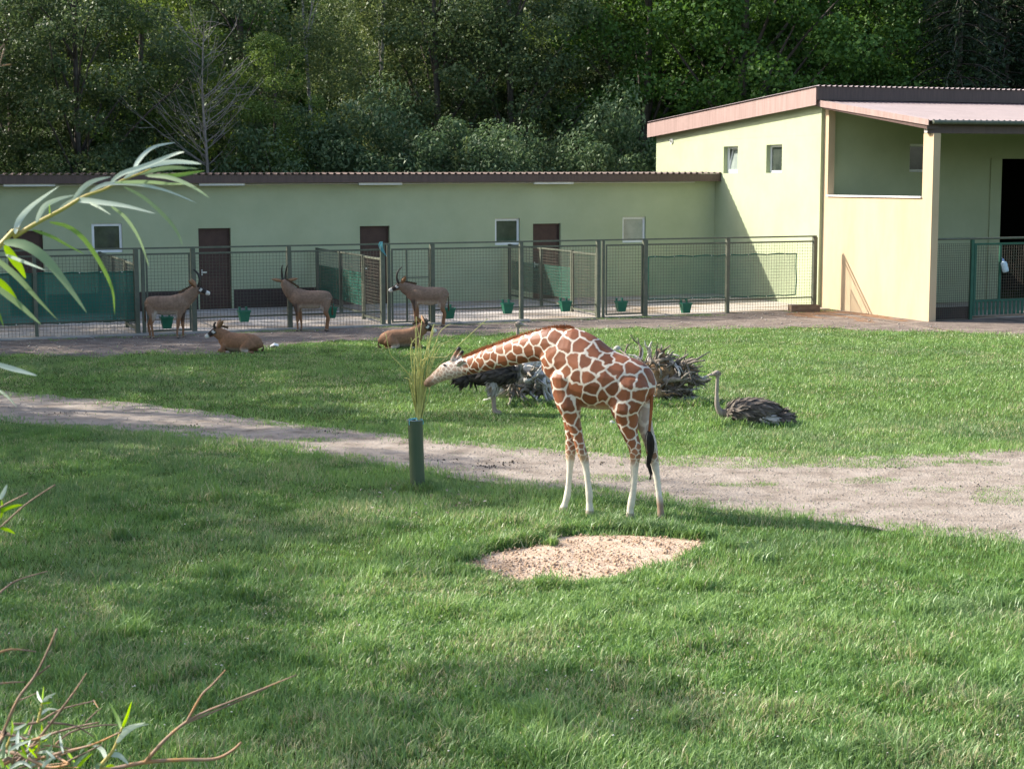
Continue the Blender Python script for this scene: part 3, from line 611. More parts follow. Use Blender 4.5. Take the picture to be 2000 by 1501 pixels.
# wooden trough and loose stones by the wall corner
q = gp(1570, 609); e = empty('wooden_trough', q, math.radians(8)); tag(e, 'small brown wooden trough at the corner of the beige wall', 'trough')
I3 = lambda a, c, z: np.array([a, c, z])
for nm, bb in (('bottom_board', (-.48, .48, -.17, .17, .03, .06)), ('side_board', (-.5, .5, -.20, -.172, .0, .24)), ('side_board', (-.5, .5, .172, .20, .0, .24)), ('end_board', (-.5, -.472, -.17, .17, .0, .235)), ('end_board', (.472, .5, -.17, .17, .0, .235))): MB().box(*bb, I3).build(nm, M['wood'], e)
def rock(name, loc, r, m, seed, flat=.7, parent=None):
    bm = bmesh.new(); bmesh.ops.create_icosphere(bm, subdivisions=3, radius=1.0); rr = random.Random(seed); off = [rr.uniform(0, 50) for _ in range(3)]
    for v_ in bm.verts:
        n_ = fbm(v_.co.x*1.6+off[0], v_.co.y*1.6+off[1]+v_.co.z*1.3, seed); v_.co *= .72+.55*float(n_)
        v_.co.x *= r[0]; v_.co.y *= r[1]; v_.co.z *= r[2]; v_.co.z = max(v_.co.z, -.25*r[2])
    me = bpy.data.meshes.new(name); bm.to_mesh(me); bm.free(); me.polygons.foreach_set('use_smooth', [True]*len(me.polygons))
    o = mesh_link(name, me, m, parent); o.location = tuple(map(float, loc)); return o
for (x, y, r, lab) in ((1544, 607, (.12, .1, .12), 'grey stone leaning at the end of the wooden trough'), (1292, 779, (.20, .16, .14), 'large pale rounded stone under the root plate'), (1278, 788, (.22, .14, .09), 'flat grey stone in front of the large pale stone'), (1346, 783, (.26, .12, .08), 'long low pale stone below the fanned roots'), (1195, 829, (.06, .05, .07), 'small pale stone in grass between giraffe legs'), (1205, 684, (.09, .08, .10), 'small grey stone behind the giraffe back')):
    q = gp(x, y); q[2] = r[2]*.2; tag(rock('stone', q, r, M['stone'], int(x)), lab, 'stone')
q = gp(536, 677); tag(mesh_obj('paper_scrap', [q+np.array(p) for p in ((-.1, -.05, .01), (.0, -.08, .05), (.12, -.04, .02), (.1, .06, .07), (-.02, .08, .10), (-.12, .05, .03), (0, 0, .09))], [(0, 1, 6), (1, 2, 6), (2, 3, 6), (3, 4, 6), (4, 5, 6), (5, 0, 6)], M['paper']), 'crumpled white scrap lying on the grass near a resting antelope', 'litter')

# ================================================================== TREES
def rand_dir(n, g): v = g.normal(size=(n, 3)); return v/np.linalg.norm(v, axis=1)[:, None]
def leaf_quads(P, N, size, g, aspect=.62, fold=.12):
    n = len(P); r = rand_dir(n, g); U = np.cross(N, r); U /= (np.linalg.norm(U, axis=1)[:, None]+1e-9); Vv = np.cross(N, U)
    sz = (size*g.uniform(.6, 1.35, n))[:, None]
    a = P-U*sz*.5; c = P+U*sz*.5; b = P+Vv*sz*aspect*.5+N*sz*fold; d = P-Vv*sz*aspect*.5+N*sz*fold
    V = np.stack([a, b, c, d], 1).reshape(-1, 3); T = np.arange(4*n).reshape(n, 4)
    return V, T
def crown_mesh(name, m, clumps, per, size, g, up=.35, aspect=.62):
    """clumps: (centre, (rx, ry, rz)); leaves lie mostly on the outer shell of each clump"""
    Ps = []; Ns = []
    for c, r in clumps:
        d = rand_dir(per, g); rad = g.uniform(.35, 1.05, per)**.6
        p = np.asarray(c)+d*rad[:, None]*np.asarray(r)
        nn = d*.7+rand_dir(per, g)*.75+np.array([0, 0, up]); nn /= np.linalg.norm(nn, axis=1)[:, None]
        Ps.append(p); Ns.append(nn)
    V, T = leaf_quads(np.concatenate(Ps), np.concatenate(Ns), size, g, aspect)
    me_o = tri_mesh(name, V, T, m); return me_o
def limb_set(mb, base_h, top_h, r0, clumps, g, nl, lean=(0, 0)):
    tp = [np.array([0, 0, -.3]), np.array([lean[0]*.2+.1*g.normal(), lean[1]*.2+.1*g.normal(), base_h*.5]), np.array([lean[0]*.5+.15*g.normal(), lean[1]*.5+.15*g.normal(), base_h]), np.array([lean[0], lean[1], (base_h+top_h)/2]), np.array([lean[0]*1.2, lean[1]*1.2, top_h*.93])]
    pth = smooth_path(tp, 12); mb.tube(pth, list(np.linspace(r0, r0*.12, 12)), 8)
    idx = g.choice(len(clumps), min(nl, len(clumps)), replace=False)
    for i in idx:
        c = np.asarray(clumps[i][0]); z0 = max(base_h*.6, min(c[2]-1.2-.25*np.hypot(c[0], c[1]), top_h*.8)); k = np.clip(z0/(top_h*.93), 0, 1); s = pth[min(11, int(k*11))]
        mid = (s+c)/2+np.array([.2*g.normal(), .2*g.normal(), .35]); rr = r0*.38*(1-.55*k)
        mb.tube(smooth_path([s, mid, c], 6), list(np.linspace(rr, rr*.2, 6)), 5)
def make_tree(name, kind, H, R, seed):
    g = np.random.default_rng(seed); cl = []
    if kind in ('broad', 'yellowish', 'oak'):
        n = {'broad': 95, 'yellowish': 80, 'oak': 90}[kind]; zc = H*.57; rz = H*.44
        while len(cl) < n:
            d = rand_dir(1, g)[0]; q = g.uniform(.25, 1)**.45
            c = np.array([d[0]*R*q, d[1]*R*q, zc+d[2]*rz*q])
            wob = .72+.5*float(vnoise(math.atan2(d[1], d[0])*1.7+9, d[2]*2.4+seed, seed))
            c[:2] *= wob*(1.0 if c[2] < zc else 1-.35*(c[2]-zc)/rz)
            r = g.uniform(.55, 1.15)*R/4.2; cl.append((c, (r*1.15, r*1.15, r*.75)))
        per, size, asp = {'broad': (330, .165, .6), 'yellowish': (320, .155, .5), 'oak': (340, .19, .75)}[kind]
    elif kind == 'birch':
        for k in range(120):
            a = g.uniform(0, 2*math.pi); z = g.uniform(.22, .97)*H; rr = R*(1-(z/H)**2.2*.8)*g.uniform(.2, 1); c = np.array([rr*math.cos(a), rr*math.sin(a), z]); cl.append((c, (.34, .34, g.uniform(.8, 1.7))))
        per, size, asp = 170, .13, .55
    elif kind == 'shrub':
        for k in range(34):
            d = rand_dir(1, g)[0]; q = g.uniform(.3, 1)**.5; c = np.array([d[0]*R*q, d[1]*R*q, H*.52+d[2]*H*.46*q]); r = g.uniform(.5, .95)*R/2.6; cl.append((c, (r, r, r*.8)))
        per, size, asp = 330, .125, .45
    t = empty(name, (0, 0, 0))
    cm = {'broad': 'broad', 'yellowish': 'yellowish', 'oak': 'oak', 'birch': 'birch', 'shrub': 'shrubleaf'}[kind]
    o = crown_mesh('crown', M[cm], cl, per, size, g, up=(-.1 if kind == 'birch' else .35), aspect=asp); o.parent = t
    mb = MB()
    if kind == 'shrub':
        for k in range(9):
            c = cl[k][0]; mb.tube(smooth_path([np.array([.1*g.normal(), .1*g.normal(), -.1]), c*np.array([.4, .4, .5]), c], 6), list(np.linspace(.05, .012, 6)), 5)
        mb.build('stem', M['bark'], t, smooth=True)
    else:
        limb_set(mb, H*.3, H, {'oak': .36, 'birch': .17}.get(kind, .26)*H/14, cl, g, {'birch': 10, 'oak': 26}.get(kind, 18), (g.normal()*.4, g.normal()*.4))
        mb.build('trunk', M['birchbark' if kind == 'birch' else 'bark'], t, smooth=True)
    return t
def make_spruce(name, H, R, seed):
    g = np.random.default_rng(seed); t = empty(name, (0, 0, 0)); P = []; N = []; mb = MB()
    mb.tube([(0, 0, -.3), (0, 0, H*.5), (0, 0, H)], [.28, .18, .03], 8)
    z = 1.2
    while z < H-.5:
        L = R*(1-z/H)**.75*g.uniform(.85, 1.12); nb = 9
        for k in range(nb):
            a = 2*math.pi*(k+g.uniform(0, .8))/nb; dr = np.array([math.cos(a), math.sin(a), 0]); tip = dr*L+np.array([0, 0, z-L*.33]); s = np.array([0, 0, z]); mid = dr*L*.5+np.array([0, 0, z-L*.06])
            pth = smooth_path([s, mid, tip], 6); mb.tube(pth, list(np.linspace(.035, .008, 6)), 4)
            m_ = 46; f = g.uniform(.18, 1, m_); pp = np.array([pth[0]*(1-q)**2+2*pth[2]*q*(1-q)+pth[5]*q*q for q in f]); side = np.cross(dr, [0, 0, 1]); w = (1-f*.7)*L*.20
            pp = pp+side*(g.uniform(-1, 1, m_)*w)[:, None]; pp[:, 2] -= g.uniform(0, .45, m_)
            P.append(pp); nn = rand_dir(m_, g)*.8+np.array([0, 0, .5]); N.append(nn/np.linalg.norm(nn, axis=1)[:, None])
        z += .62
    V, T = leaf_quads(np.concatenate(P), np.concatenate(N), .34, g, .3); o = tri_mesh('crown', V, T, M['needle']); o.parent = t
    mb.build('trunk', M['bark'], t, smooth=True); return t
def make_dead(name, H, seed):
    g = np.random.default_rng(seed); t = empty(name, (0, 0, 0)); mb = MB(); mb.tube(smooth_path([(0, 0, -.3), (.05, 0, H*.4), (-.1, 0, H*.75), (.05, 0, H)], 12), list(np.linspace(.11, .012, 12)), 6); mb.build('trunk', M['deadwood'], t, smooth=True)
    for k in range(46):
        z = H*g.uniform(.42, .97); a = g.uniform(0, 2*math.pi); L = ((H-z)*.42+.7)*g.uniform(.45, 1.15); d = np.array([math.cos(a), math.sin(a), .75]); s = np.array([0, 0, z]); p = smooth_path([s, s+d*L*.5, s+d*L+np.array([.1*g.normal(), .1*g.normal(), .3])], 6)
        b = MB(); b.tube(p, list(np.linspace(.02, .005, 6)), 4)
        for q in range(3):
            i = g.integers(1, 5); e = p[i]+d*L*.35+g.normal(size=3)*.35; b.tube([p[i], (p[i]+e)/2+g.normal(size=3)*.05, e], [.012, .009, .005], 4)
        b.build('branch', M['deadwood'], t)
    return t
PROTO = {}
def place(kind, H, R, seed, loc, rz, sc, name, label, group=None):
    key = (kind, seed)
    if key not in PROTO:
        t = make_spruce(name, H, R, seed) if kind == 'spruce' else (make_dead(name, H, seed) if kind == 'dead' else make_tree(name, kind, H, R, seed)); PROTO[key] = t
    else:
        t = copy_tree(PROTO[key]); t.name = name
        for k in ('group',):
            if k in t: del t[k]
    t.location = (float(loc[0]), float(loc[1]), float(loc[2]) if len(loc) > 2 else 0.0); t.rotation_euler = (0, 0, rz); t.scale = (sc[0], sc[0], sc[1]) if isinstance(sc, tuple) else (sc, sc, sc)
    tag(t, label, 'shrub' if kind == 'shrub' else 'tree', group); return t
def hz_(y): # terrain height of the wooded slope
    return 0.0
def at(x_px, D): return ((x_px-1000)/FPX*D*1.005, D)
# front row of the wood, each where its crown shows in the photograph
FR = [('broad', 16, 4.4, 1, 40, 72, 1.0, 'dark_leaf_tree', 'dark dense leafy tree at the shaded end of the wood'),
      ('broad', 16, 4.4, 2, 185, 69, .95, 'dark_leaf_tree', 'dark rounded tree over the roof beside the willow branch'),
      ('yellowish', 15, 3.6, 3, 300, 74, 1.1, 'pale_leaf_tree', 'yellowish green airy tree next to the bare dead tree'),
      ('broad', 16, 4.4, 1, 455, 77, 1.05, 'dark_leaf_tree', 'grey green tree directly behind the bare dead tree'),
      ('yellowish', 15, 3.6, 4, 535, 71, .72, 'pale_leaf_tree', 'bright green bushy tree between dead tree and weeping birch'),
      ('birch', 17, 3.3, 5, 640, 77, 1.0, 'weeping_birch', 'weeping birch with hanging pale foliage beside the bright green bushy tree'),
      ('birch', 17, 3.3, 6, 745, 80, 1.05, 'weeping_birch', 'weeping birch with dull green curtains beside the big dark tree'),
      ('broad', 16, 4.4, 2, 880, 80, 1.15, 'dark_leaf_tree', 'big dark green tree rising over the middle of the stable'),
      ('broad', 16, 4.4, 7, 1020, 80, 1.12, 'dark_leaf_tree', 'dark green tree beside the narrow yellow green gap'),
      ('yellowish', 15, 3.6, 3, 1115, 88, 1.2, 'pale_leaf_tree', 'sunlit yellow green tree in the gap between dark tree and oak'),
      ('birch', 17, 3.3, 5, 1165, 87, 1.15, 'pale_birch', 'pale birch crown rising behind the oak'),
      ('oak', 17, 5.0, 8, 1265, 82, 1.0, 'oak_tree', 'bright green oak behind the corner of the sloping roof'),
      ('oak', 17, 5.0, 9, 1440, 80, 1.12, 'oak_tree', 'large oak with dark forked trunk above the gable roof'),
      ('oak', 17, 5.0, 8, 1610, 84, 1.12, 'oak_tree', 'broad oak above the peak of the sloping roof'),
      ('oak', 17, 5.0, 9, 1715, 84, .95, 'oak_tree', 'oak with rounded edge next to the dark spruces'),
      ('spruce', 22, 4.0, 10, 1855, 80, 1.0, 'spruce_tree', 'dark spruce beside the last oak above the porch roof'),
      ('spruce', 22, 4.0, 11, 1945, 84, 1.05, 'spruce_tree', 'dark drooping spruce over the porch roof'),
      ('spruce', 22, 4.0, 10, 2040, 85, .98, 'spruce_tree', 'tall dark spruce at the far end of the porch roof')]
for i, (k, H, R, sd, x, D, sc, nm, lab) in enumerate(FR):
    p = at(x, D); place(k, H, R, sd, p, i*1.3, sc, nm, lab)
place('dead', 10.8, 1, 12, at(413, 68.5), .3, 1.0, 'dead_tree', 'bare grey dead tree standing before the dark wood')
# second and third rows fill the wood up the slope
k = 0
for (D, n, H0, x0) in ((93, 13, 1.25, -240), (108, 13, 1.45, -160), (124, 12, 1.6, -230)):
    for i in range(n):
        x = x0+i*(2550/n)+random.uniform(-40, 40); p = at(x, D+random.uniform(-3, 3)); zz = max(0, (p[1]-.1*p[0]-94)/7.0)*2.3*.8
        kd, sd, nm, hgt, rr = (('broad', (1, 2, 7)[i % 3], 'dark_leaf_tree', 16, 4.4) if x < 1750 and i % 4 else (('oak', 8, 'oak_tree', 17, 5.0) if x < 1750 else ('spruce', 10+i % 2, 'spruce_tree', 22, 4)))
        lb = {'dark_leaf_tree': 'dark leafy tree deep in the wood on the slope', 'oak_tree': 'green oak deep in the wood on the slope', 'spruce_tree': 'dark spruce deep in the wood on the slope'}[nm]
        place(kd, hgt, rr, sd, (p[0], p[1], zz-.2), random.uniform(0, 6), H0*random.uniform(.92, 1.08), nm, lb, lb.replace('tree deep', 'trees deep').replace('oak deep', 'oaks deep').replace('spruce deep', 'spruces deep')); k += 1
# understorey shrubs just behind the stable roof
SH = [(20, 4.6), (110, 5.6), (215, 5.0), (330, 5.4), (505, 5.0), (575, 6.2), (690, 5.6), (770, 6.6), (850, 5.4), (945, 6.0), (1040, 5.2), (1110, 4.6), (1180, 5.5), (1240, 6.6)]
sl = ['dark low shrub at the shaded end of the stable roof', 'broad dull shrub behind the stable roof by the willow tip', 'shrub behind the roof above the first stable window', 'shrub at the foot of the pale airy tree', 'leafy shrub right beside the dead tree trunk', 'tall green shrub under the bright bushy tree', 'reddish tinged shrub under the first weeping birch', 'tall grey green shrub under the dull weeping birch', 'grey leaved shrub beside the shorter pale flower shoot', 'grey leaved shrub beside the taller pale flower shoot', 'dark shrub under the yellow green gap', 'low dark shrub near the gap in the wood', 'small shrub next to the feathery sapling', 'feathery bright sapling against the back corner of the giraffe house']
for i, (x, h) in enumerate(SH):
    p = at(x, 70.5 if i != 13 else 73.5); s_ = site((p[0], p[1], 0)); q = W(s_[0], max(s_[1], 9.6+.8*(i % 3)), 0)
    place('shrub', 4.2, 2.2, 13+i % 3, q, i*1.1, (h/4.2*1.0, h/4.2*1.22), 'understorey_shrub', sl[i])
# pale flowering shoots standing above the roof line
for (x, hgt, lab) in ((888, 5.75, 'shorter pale flowering shoot above the stable roof'), (910, 6.15, 'taller pale flowering shoot above the stable roof')):
    p = at(x, 68.0); e = empty('flower_shoot', (p[0], p[1], 0)); tag(e, lab, 'plant')
    MB().tube([(0, 0, -.1), (.05, 0, hgt*.6), (.12, 0, hgt)], [.03, .02, .006], 5).build('stem', M['rodgreen'], e)
    g = np.random.default_rng(int(x)); n_ = 110; z = g.uniform(hgt-1.9, hgt, n_); P_ = np.stack([.1*z/hgt+g.normal(size=n_)*.09, g.normal(size=n_)*.09, z], 1)
    V, T = leaf_quads(P_, rand_dir(n_, g), .16, g, .4); o = tri_mesh('leaves', V, T, M['birch']); o.parent = e
# tall trees along the side of the lawn, outside the picture: they throw the shade over it
LS = [(-22, 14, .86), (-21.5, 19.5, .95), (-22.5, 25, .92), (-21, 30.5, .98), (-22, 36, .92), (-23, 42, 1.0), (-24, 48, 1.0), (-25, 54, 1.02), (-24, 61, 1.05), (-27, 67, 1.0)]
for i, (x, y, s) in enumerate(LS):
    place('broad', 16, 4.4, (1, 2, 7)[i % 3], (x, y, 0), i*2.1, s, 'shade_tree', 'tall leafy tree in the row along the lawn side shading the grass', 'row of shade trees beside the lawn')

# ================================================================== ANIMALS
def loft(st, lat, n=18):
    """closed tube through stations (point, in-plane radius, lateral radius); lat is the lateral axis"""
    lat = np.asarray(lat, float); lat /= np.linalg.norm(lat)
    P = [np.asarray(s[0], float) for s in st]; k = len(P); v = []; f = []
    T0 = P[0]-P[1]; T0 /= np.linalg.norm(T0)+1e-9; T1 = P[-1]-P[-2]; T1 /= np.linalg.norm(T1)+1e-9
    r0 = min(st[0][1], st[0][2]); r1 = min(st[-1][1], st[-1][2])
    full = []
    for q in (.98, .7): full.append((P[0]+T0*r0*math.sqrt(max(0, q*q))*.8, st[0][1]*math.sqrt(1-q*q*.98), st[0][2]*math.sqrt(1-q*q*.98)))
    full += [(P[i], st[i][1], st[i][2]) for i in range(k)]
    for q in (.7, .98): full.append((P[-1]+T1*r1*q*.8, st[-1][1]*math.sqrt(1-q*q*.98), st[-1][2]*math.sqrt(1-q*q*.98)))
    k = len(full)
    for i in range(k):
        d = full[min(i+1, k-1)][0]-full[max(i-1, 0)][0]; d /= np.linalg.norm(d)+1e-9
        u = np.cross(d, lat); nu = np.linalg.norm(u); u = u/nu if nu > 1e-6 else np.array([0, 0, 1.]); w = np.cross(u, d)
        for j in range(n):
            a = 2*math.pi*j/n; v.append(full[i][0]+u*math.cos(a)*full[i][1]+w*math.sin(a)*full[i][2])
    for i in range(k-1):
        for j in range(n): f.append((i*n+j, i*n+(j+1) % n, (i+1)*n+(j+1) % n, (i+1)*n+j))
    f.append(tuple(range(n-1, -1, -1))); f.append(tuple((k-1)*n+j for j in range(n)))
    return v, f
def dens(st, sub=4):
    """smooth the station list"""
    P = smooth_path([s[0] for s in st], (len(st)-1)*sub+1); A = np.interp(np.linspace(0, len(st)-1, len(P)), range(len(st)), [s[1] for s in st]); B = np.interp(np.linspace(0, len(st)-1, len(P)), range(len(st)), [s[2] for s in st])
    return [(P[i], A[i], B[i]) for i in range(len(P))]
def organic(lofts, voxel, iters=8):
    b = MB()
    for st, lat in lofts: b.add(*loft(dens(st), lat))
    o = b.build('organic_tmp'); md = o.modifiers.new('r', 'REMESH'); md.mode = 'VOXEL'; md.voxel_size = voxel; md.use_smooth_shade = True
    sm = o.modifiers.new('s', 'SMOOTH'); sm.factor = .5; sm.iterations = iters
    dg = bpy.context.evaluated_depsgraph_get(); me = bpy.data.meshes.new_from_object(o.evaluated_get(dg)); old = o.data
    bpy.data.objects.remove(o); bpy.data.meshes.remove(old)
    me.polygons.foreach_set('use_smooth', np.ones(len(me.polygons), dtype=bool)); return me
def verts_of(me): a = np.empty(len(me.vertices)*3, dtype=np.float32); me.vertices.foreach_get('co', a); return a.reshape(-1, 3).astype(float)
def set_coat(me, c):
    at_ = me.attributes.new('coat', 'FLOAT_COLOR', 'POINT'); q = np.ones((len(me.vertices), 4), dtype=np.float32); q[:, :3] = c; at_.data.foreach_set('color', q.ravel())
def sm01(x, a, b): t = np.clip((x-a)/(b-a), 0, 1); return t*t*(3-2*t)
def mixc(a, b, t): t = np.asarray(t)[:, None]; return a*(1-t)+np.asarray(b)*t

# ------------------------------------------------------------------ giraffe
def build_giraffe():
    a = math.radians(20); HD = np.array([-math.cos(a), math.sin(a), 0]); L = np.array([-math.sin(a), -math.cos(a), 0])
    B = (gp(1100, 998)+gp(1152, 1004)+gp(1230, 1011)+gp(1290, 1012))/4
    def P(x, y, l=0.0): return onplane(x, y, B+L*l, L)
    m = lambda r: r/147.0
    t = empty('giraffe', (B[0], B[1], 0)); O = local(t); tag(t, 'young reticulated giraffe bending to browse cut branches', 'giraffe')
    S = lambda x, y, r, w, l=0.0: (P(x, y, l)-O, m(r), w)
    trunk = [S(1086, 728, 38, .15), S(1097, 716, 62, .20), S(1113, 714, 76, .25), S(1136, 722, 73, .29), S(1162, 734, 67, .315), S(1190, 742, 60, .315), S(1218, 746, 53, .29), S(1243, 752, 46, .245), S(1259, 762, 34, .17)]
    neck = [S(1108, 690, 50, .19), S(1086, 676, 38, .155), S(1062, 675, 32, .125, -.02), S(1032, 680, 28, .105, -.08), S(1000, 689, 26, .095, -.18), S(960, 700, 22.5, .085, -.32), S(926, 711, 19.5, .078, -.45), S(903, 717, 17.5, .074, -.54)]
    head = [S(907, 716, 16, .07, -.53), S(889, 720, 20, .088, -.58), S(872, 725, 19, .092, -.62), S(858, 733, 14.5, .07, -.66), S(846, 741, 11, .058, -.69), S(837, 747, 9.5, .056, -.71), S(833, 750, 7, .045, -.72)]
    def leg(pts, l0, l1, lat=.85):
        n = len(pts); out = []
        for i, (x, y, r) in enumerate(pts):
            l = l0+(l1-l0)*i/(n-1); q = P(x, y, l)-O
            if i == n-1: q[2] = .02
            out.append((q, m(r), m(r)*lat if i > 1 else min(m(r)*.6, .15)))
        return out
    nf = leg([(1106, 735, 34), (1108, 765, 31), (1112, 792, 25), (1119, 820, 15.5), (1129, 855, 11), (1137, 884, 10.5), (1141, 896, 9.5), (1145, 915, 6.6), (1148, 940, 6.2), (1151, 966, 7.6), (1151, 980, 6.4), (1152, 994, 8), (1152, 1003, 9.5)], .13, .05)
    ff = leg([(1104, 745, 30), (1108, 780, 24), (1113, 815, 15), (1115, 850, 11), (1114, 884, 10.5), (1114, 897, 9), (1113, 915, 6.4), (1111, 942, 6), (1108, 967, 7.4), (1104, 982, 6.4), (1100, 996, 9.5)], -.14, -.06)
    nh = leg([(1228, 748, 42), (1224, 775, 38), (1222, 798, 31), (1225, 822, 22), (1231, 848, 15.5), (1239, 870, 13), (1241, 886, 12), (1240, 900, 9.5), (1239, 925, 7), (1236, 960, 7), (1233, 982, 7.6), (1231, 994, 7), (1230, 1010, 9)], .15, .05)
    fh = leg([(1240, 755, 36), (1248, 790, 25), (1257, 822, 17), (1265, 848, 13.5), (1271, 868, 12.5), (1274, 884, 11.5), (1278, 900, 8.8), (1282, 926, 6.8), (1286, 958, 6), (1289, 980, 7), (1290, 992, 6.4), (1291, 1011, 8)], -.15, -.07)
    h1 = [S(884, 703, 5.5, .035, -.55), S(890, 691, 4.4, .03, -.54), S(897, 680, 4.6, .032, -.54)]
    h2 = [S(889, 706, 5.5, .035, -.66), S(896, 696, 4.4, .03, -.67), S(903, 687, 4.6, .032, -.67)]
    me = organic([(trunk, L), (neck, L), (head, L), (nf, L), (ff, L), (nh, L), (fh, L), (h1, L), (h2, L)], .0105, 7)
    V = verts_of(me); Wd = V+O; px, py = proj(Wd)
    lat = (Wd-B)@L
    neckT = sm01(px, 1085, 1060)*(py < 735)      # 1 on the neck
    headT = sm01(px, 912, 900)*(py < 770)
    zz = V[:, 2]
    legT = sm01(py, 785, 830)
    r = .158+0*px; r = np.where(zz > 1.2, .158, r); r = r*(1-.15*neckT); r = r*(1-.58*sm01(zz, 1.38, .85)*(1-neckT)); r = np.where(headT > .5, .055, r); r = r*(1-.22*sm01(px, 985, 925)*(py < 760)*(headT < .5))
    g = np.random.default_rng(21); order = g.permutation(len(V)); seeds = []; sr = []; arr = np.zeros((4000, 3)); n = 0
    for i in order:
        p = V[i]; ri = r[i]
        if n and np.min(((arr[:n]-p)**2).sum(1)) < ri*ri: continue
        arr[n] = p; n += 1
        if n >= 4000: break
    arr = arr[:n]; kd = kdtree.KDTree(n)
    for i in range(n): kd.insert(arr[i], i)
    kd.balance()
    jit = np.stack([vnoise(V[:, 0]*17+k*9, V[:, 2]*17+V[:, 1]*13, 30+k) for k in range(3)], 1)-.5
    Vj = V+jit*.045*np.minimum(1, r/.12)[:, None]
    d1 = np.empty(len(V)); d2 = np.empty(len(V)); idx = np.empty(len(V), int)
    for i in range(len(V)):
        q = kd.find_n(Vj[i], 2); d1[i] = q[0][2]; d2[i] = q[1][2]; idx[i] = q[0][1]
    e = d2-d1; wl = .0235*(r/.158)**.8
    wl = wl*(1+.35*headT)
    patch = sm01(e, wl*.75, wl*1.25)
    tone = g.uniform(.8, 1.2, n)[idx]
    brown = np.array([.212, .074, .033])[None, :]*tone[:, None]
    core = sm01(d1, 0, .10)[:, None]; brown = brown*(1.0+.10*(1-core))
    cream = np.array([.68, .60, .50])
    c = mixc(np.repeat(cream[None, :], len(V), 0), brown, patch)
    # lower legs, belly, inner legs and face fade to pale
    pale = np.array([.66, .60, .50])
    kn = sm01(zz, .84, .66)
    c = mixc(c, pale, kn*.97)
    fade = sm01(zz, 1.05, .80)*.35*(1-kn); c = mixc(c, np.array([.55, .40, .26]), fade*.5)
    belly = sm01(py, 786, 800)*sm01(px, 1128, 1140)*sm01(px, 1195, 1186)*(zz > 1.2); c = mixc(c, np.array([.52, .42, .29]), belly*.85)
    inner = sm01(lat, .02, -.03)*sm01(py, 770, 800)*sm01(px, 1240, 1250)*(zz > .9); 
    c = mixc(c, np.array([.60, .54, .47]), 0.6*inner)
    c = mixc(c, np.array([.66, .60, .53]), headT*.42)
    muz = sm01(px, 850, 838)*(py < 775); c = mixc(c, np.array([.20, .11, .06]), muz*.85)
    nose = sm01(px, 872, 852)*sm01(py, 740, 722)*headT; c = mixc(c, np.array([.34, .20, .12]), nose*.5)
    hornm = ((px > 880) & (py < 699) & (px < 908) & ((py < 694) | (px < 893)) & (headT > .2)); hm = hornm.astype(float)*sm01(py, 699, 692); c = mixc(c, np.array([.26, .11, .05]), hm*.9); c = mixc(c, np.array([.03, .022, .018]), hm*sm01(py, 688, 682)*sm01(lat, -.6, -.56)); c = mixc(c, np.array([.03, .022, .018]), hm*sm01(py, 693, 689)*sm01(lat, -.6, -.64))
    c = mixc(c, np.array([.20, .09, .04]), sm01(px, 1276, 1284)*sm01(zz, .34, .16)*.8)
    c = mixc(c, np.array([.45, .28, .13]), sm01(np.abs(py-893), 9, 3)*((px > 1100) & (px < 1150))*.45)
    c = mixc(c, np.array([.22, .17, .12]), sm01(zz, .075, .055)*.75)
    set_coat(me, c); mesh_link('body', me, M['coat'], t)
    # mane
    g = np.random.default_rng(3); tops = [(906, 700, -.54), (920, 693, -.47), (940, 684.5, -.40), (960, 677, -.32), (1000, 662.5, -.18), (1040, 651, -.06), (1080, 642, 0), (1112, 638, 0), (1124, 642, 0)]
    pth = smooth_path([P(x, y+3, l)-O for x, y, l in tops], 340); V2 = []; T2 = []
    for i in range(len(pth)-1):
        for q in range(3):
            b_ = pth[i]+L*g.normal()*.012; tn = pth[i+1]-pth[i]; tn /= np.linalg.norm(tn); hgt = (.075 if i < 260 else .075*(1-(i-260)/90.))*g.uniform(.75, 1.1); up_ = np.cross(L, tn); up_ = up_ if up_[2] > 0 else -up_
            tip = b_+up_*hgt+tn*g.normal()*.018+L*g.normal()*.012; k = len(V2); V2 += [b_-tn*.012, b_+tn*.012, tip]; T2.append((k, k+1, k+2))
    tag(tri_mesh('mane', V2, T2, M['gmane'], t), kind='stuff')
    # tail and its black tuft
    tp = smooth_path([P(1268, 742, .02)-O, P(1272, 765, .05)-O, P(1272, 800, .06)-O, P(1268, 842, .06)-O], 12); MB().tube(tp, list(np.linspace(.032, .016, 12)), 8).build('tail', M['gmane'], t, smooth=True)
    V2 = []; T2 = []
    for k in range(120):
        o_ = g.normal(size=3)*np.array([.013, .010, .008]); ln = g.uniform(.6, 1.0)
        cp = smooth_path([P(1268, 842, .06)-O+o_*.5, P(1270, 862, .07)-O+o_*1.6, P(1270, 885, .07)-O+o_*1.2, P(1266, 905, .07)-O+o_*.9, P(1272, 925, .07)-O+o_*.7, P(1267, 946, .07)-O+o_*.7], 11); cp = cp[:max(4, int(11*ln))]
        for i in range(len(cp)-1):
            w_ = .006*(1-i/11.); j = len(V2); V2 += [cp[i]-HD*w_, cp[i]+HD*w_, cp[i+1]+HD*w_*.8, cp[i+1]-HD*w_*.8]; T2.append((j, j+1, j+2, j+3))
    tag(tri_mesh('tail_tuft', V2, T2, M['tuft'], t), kind='stuff')
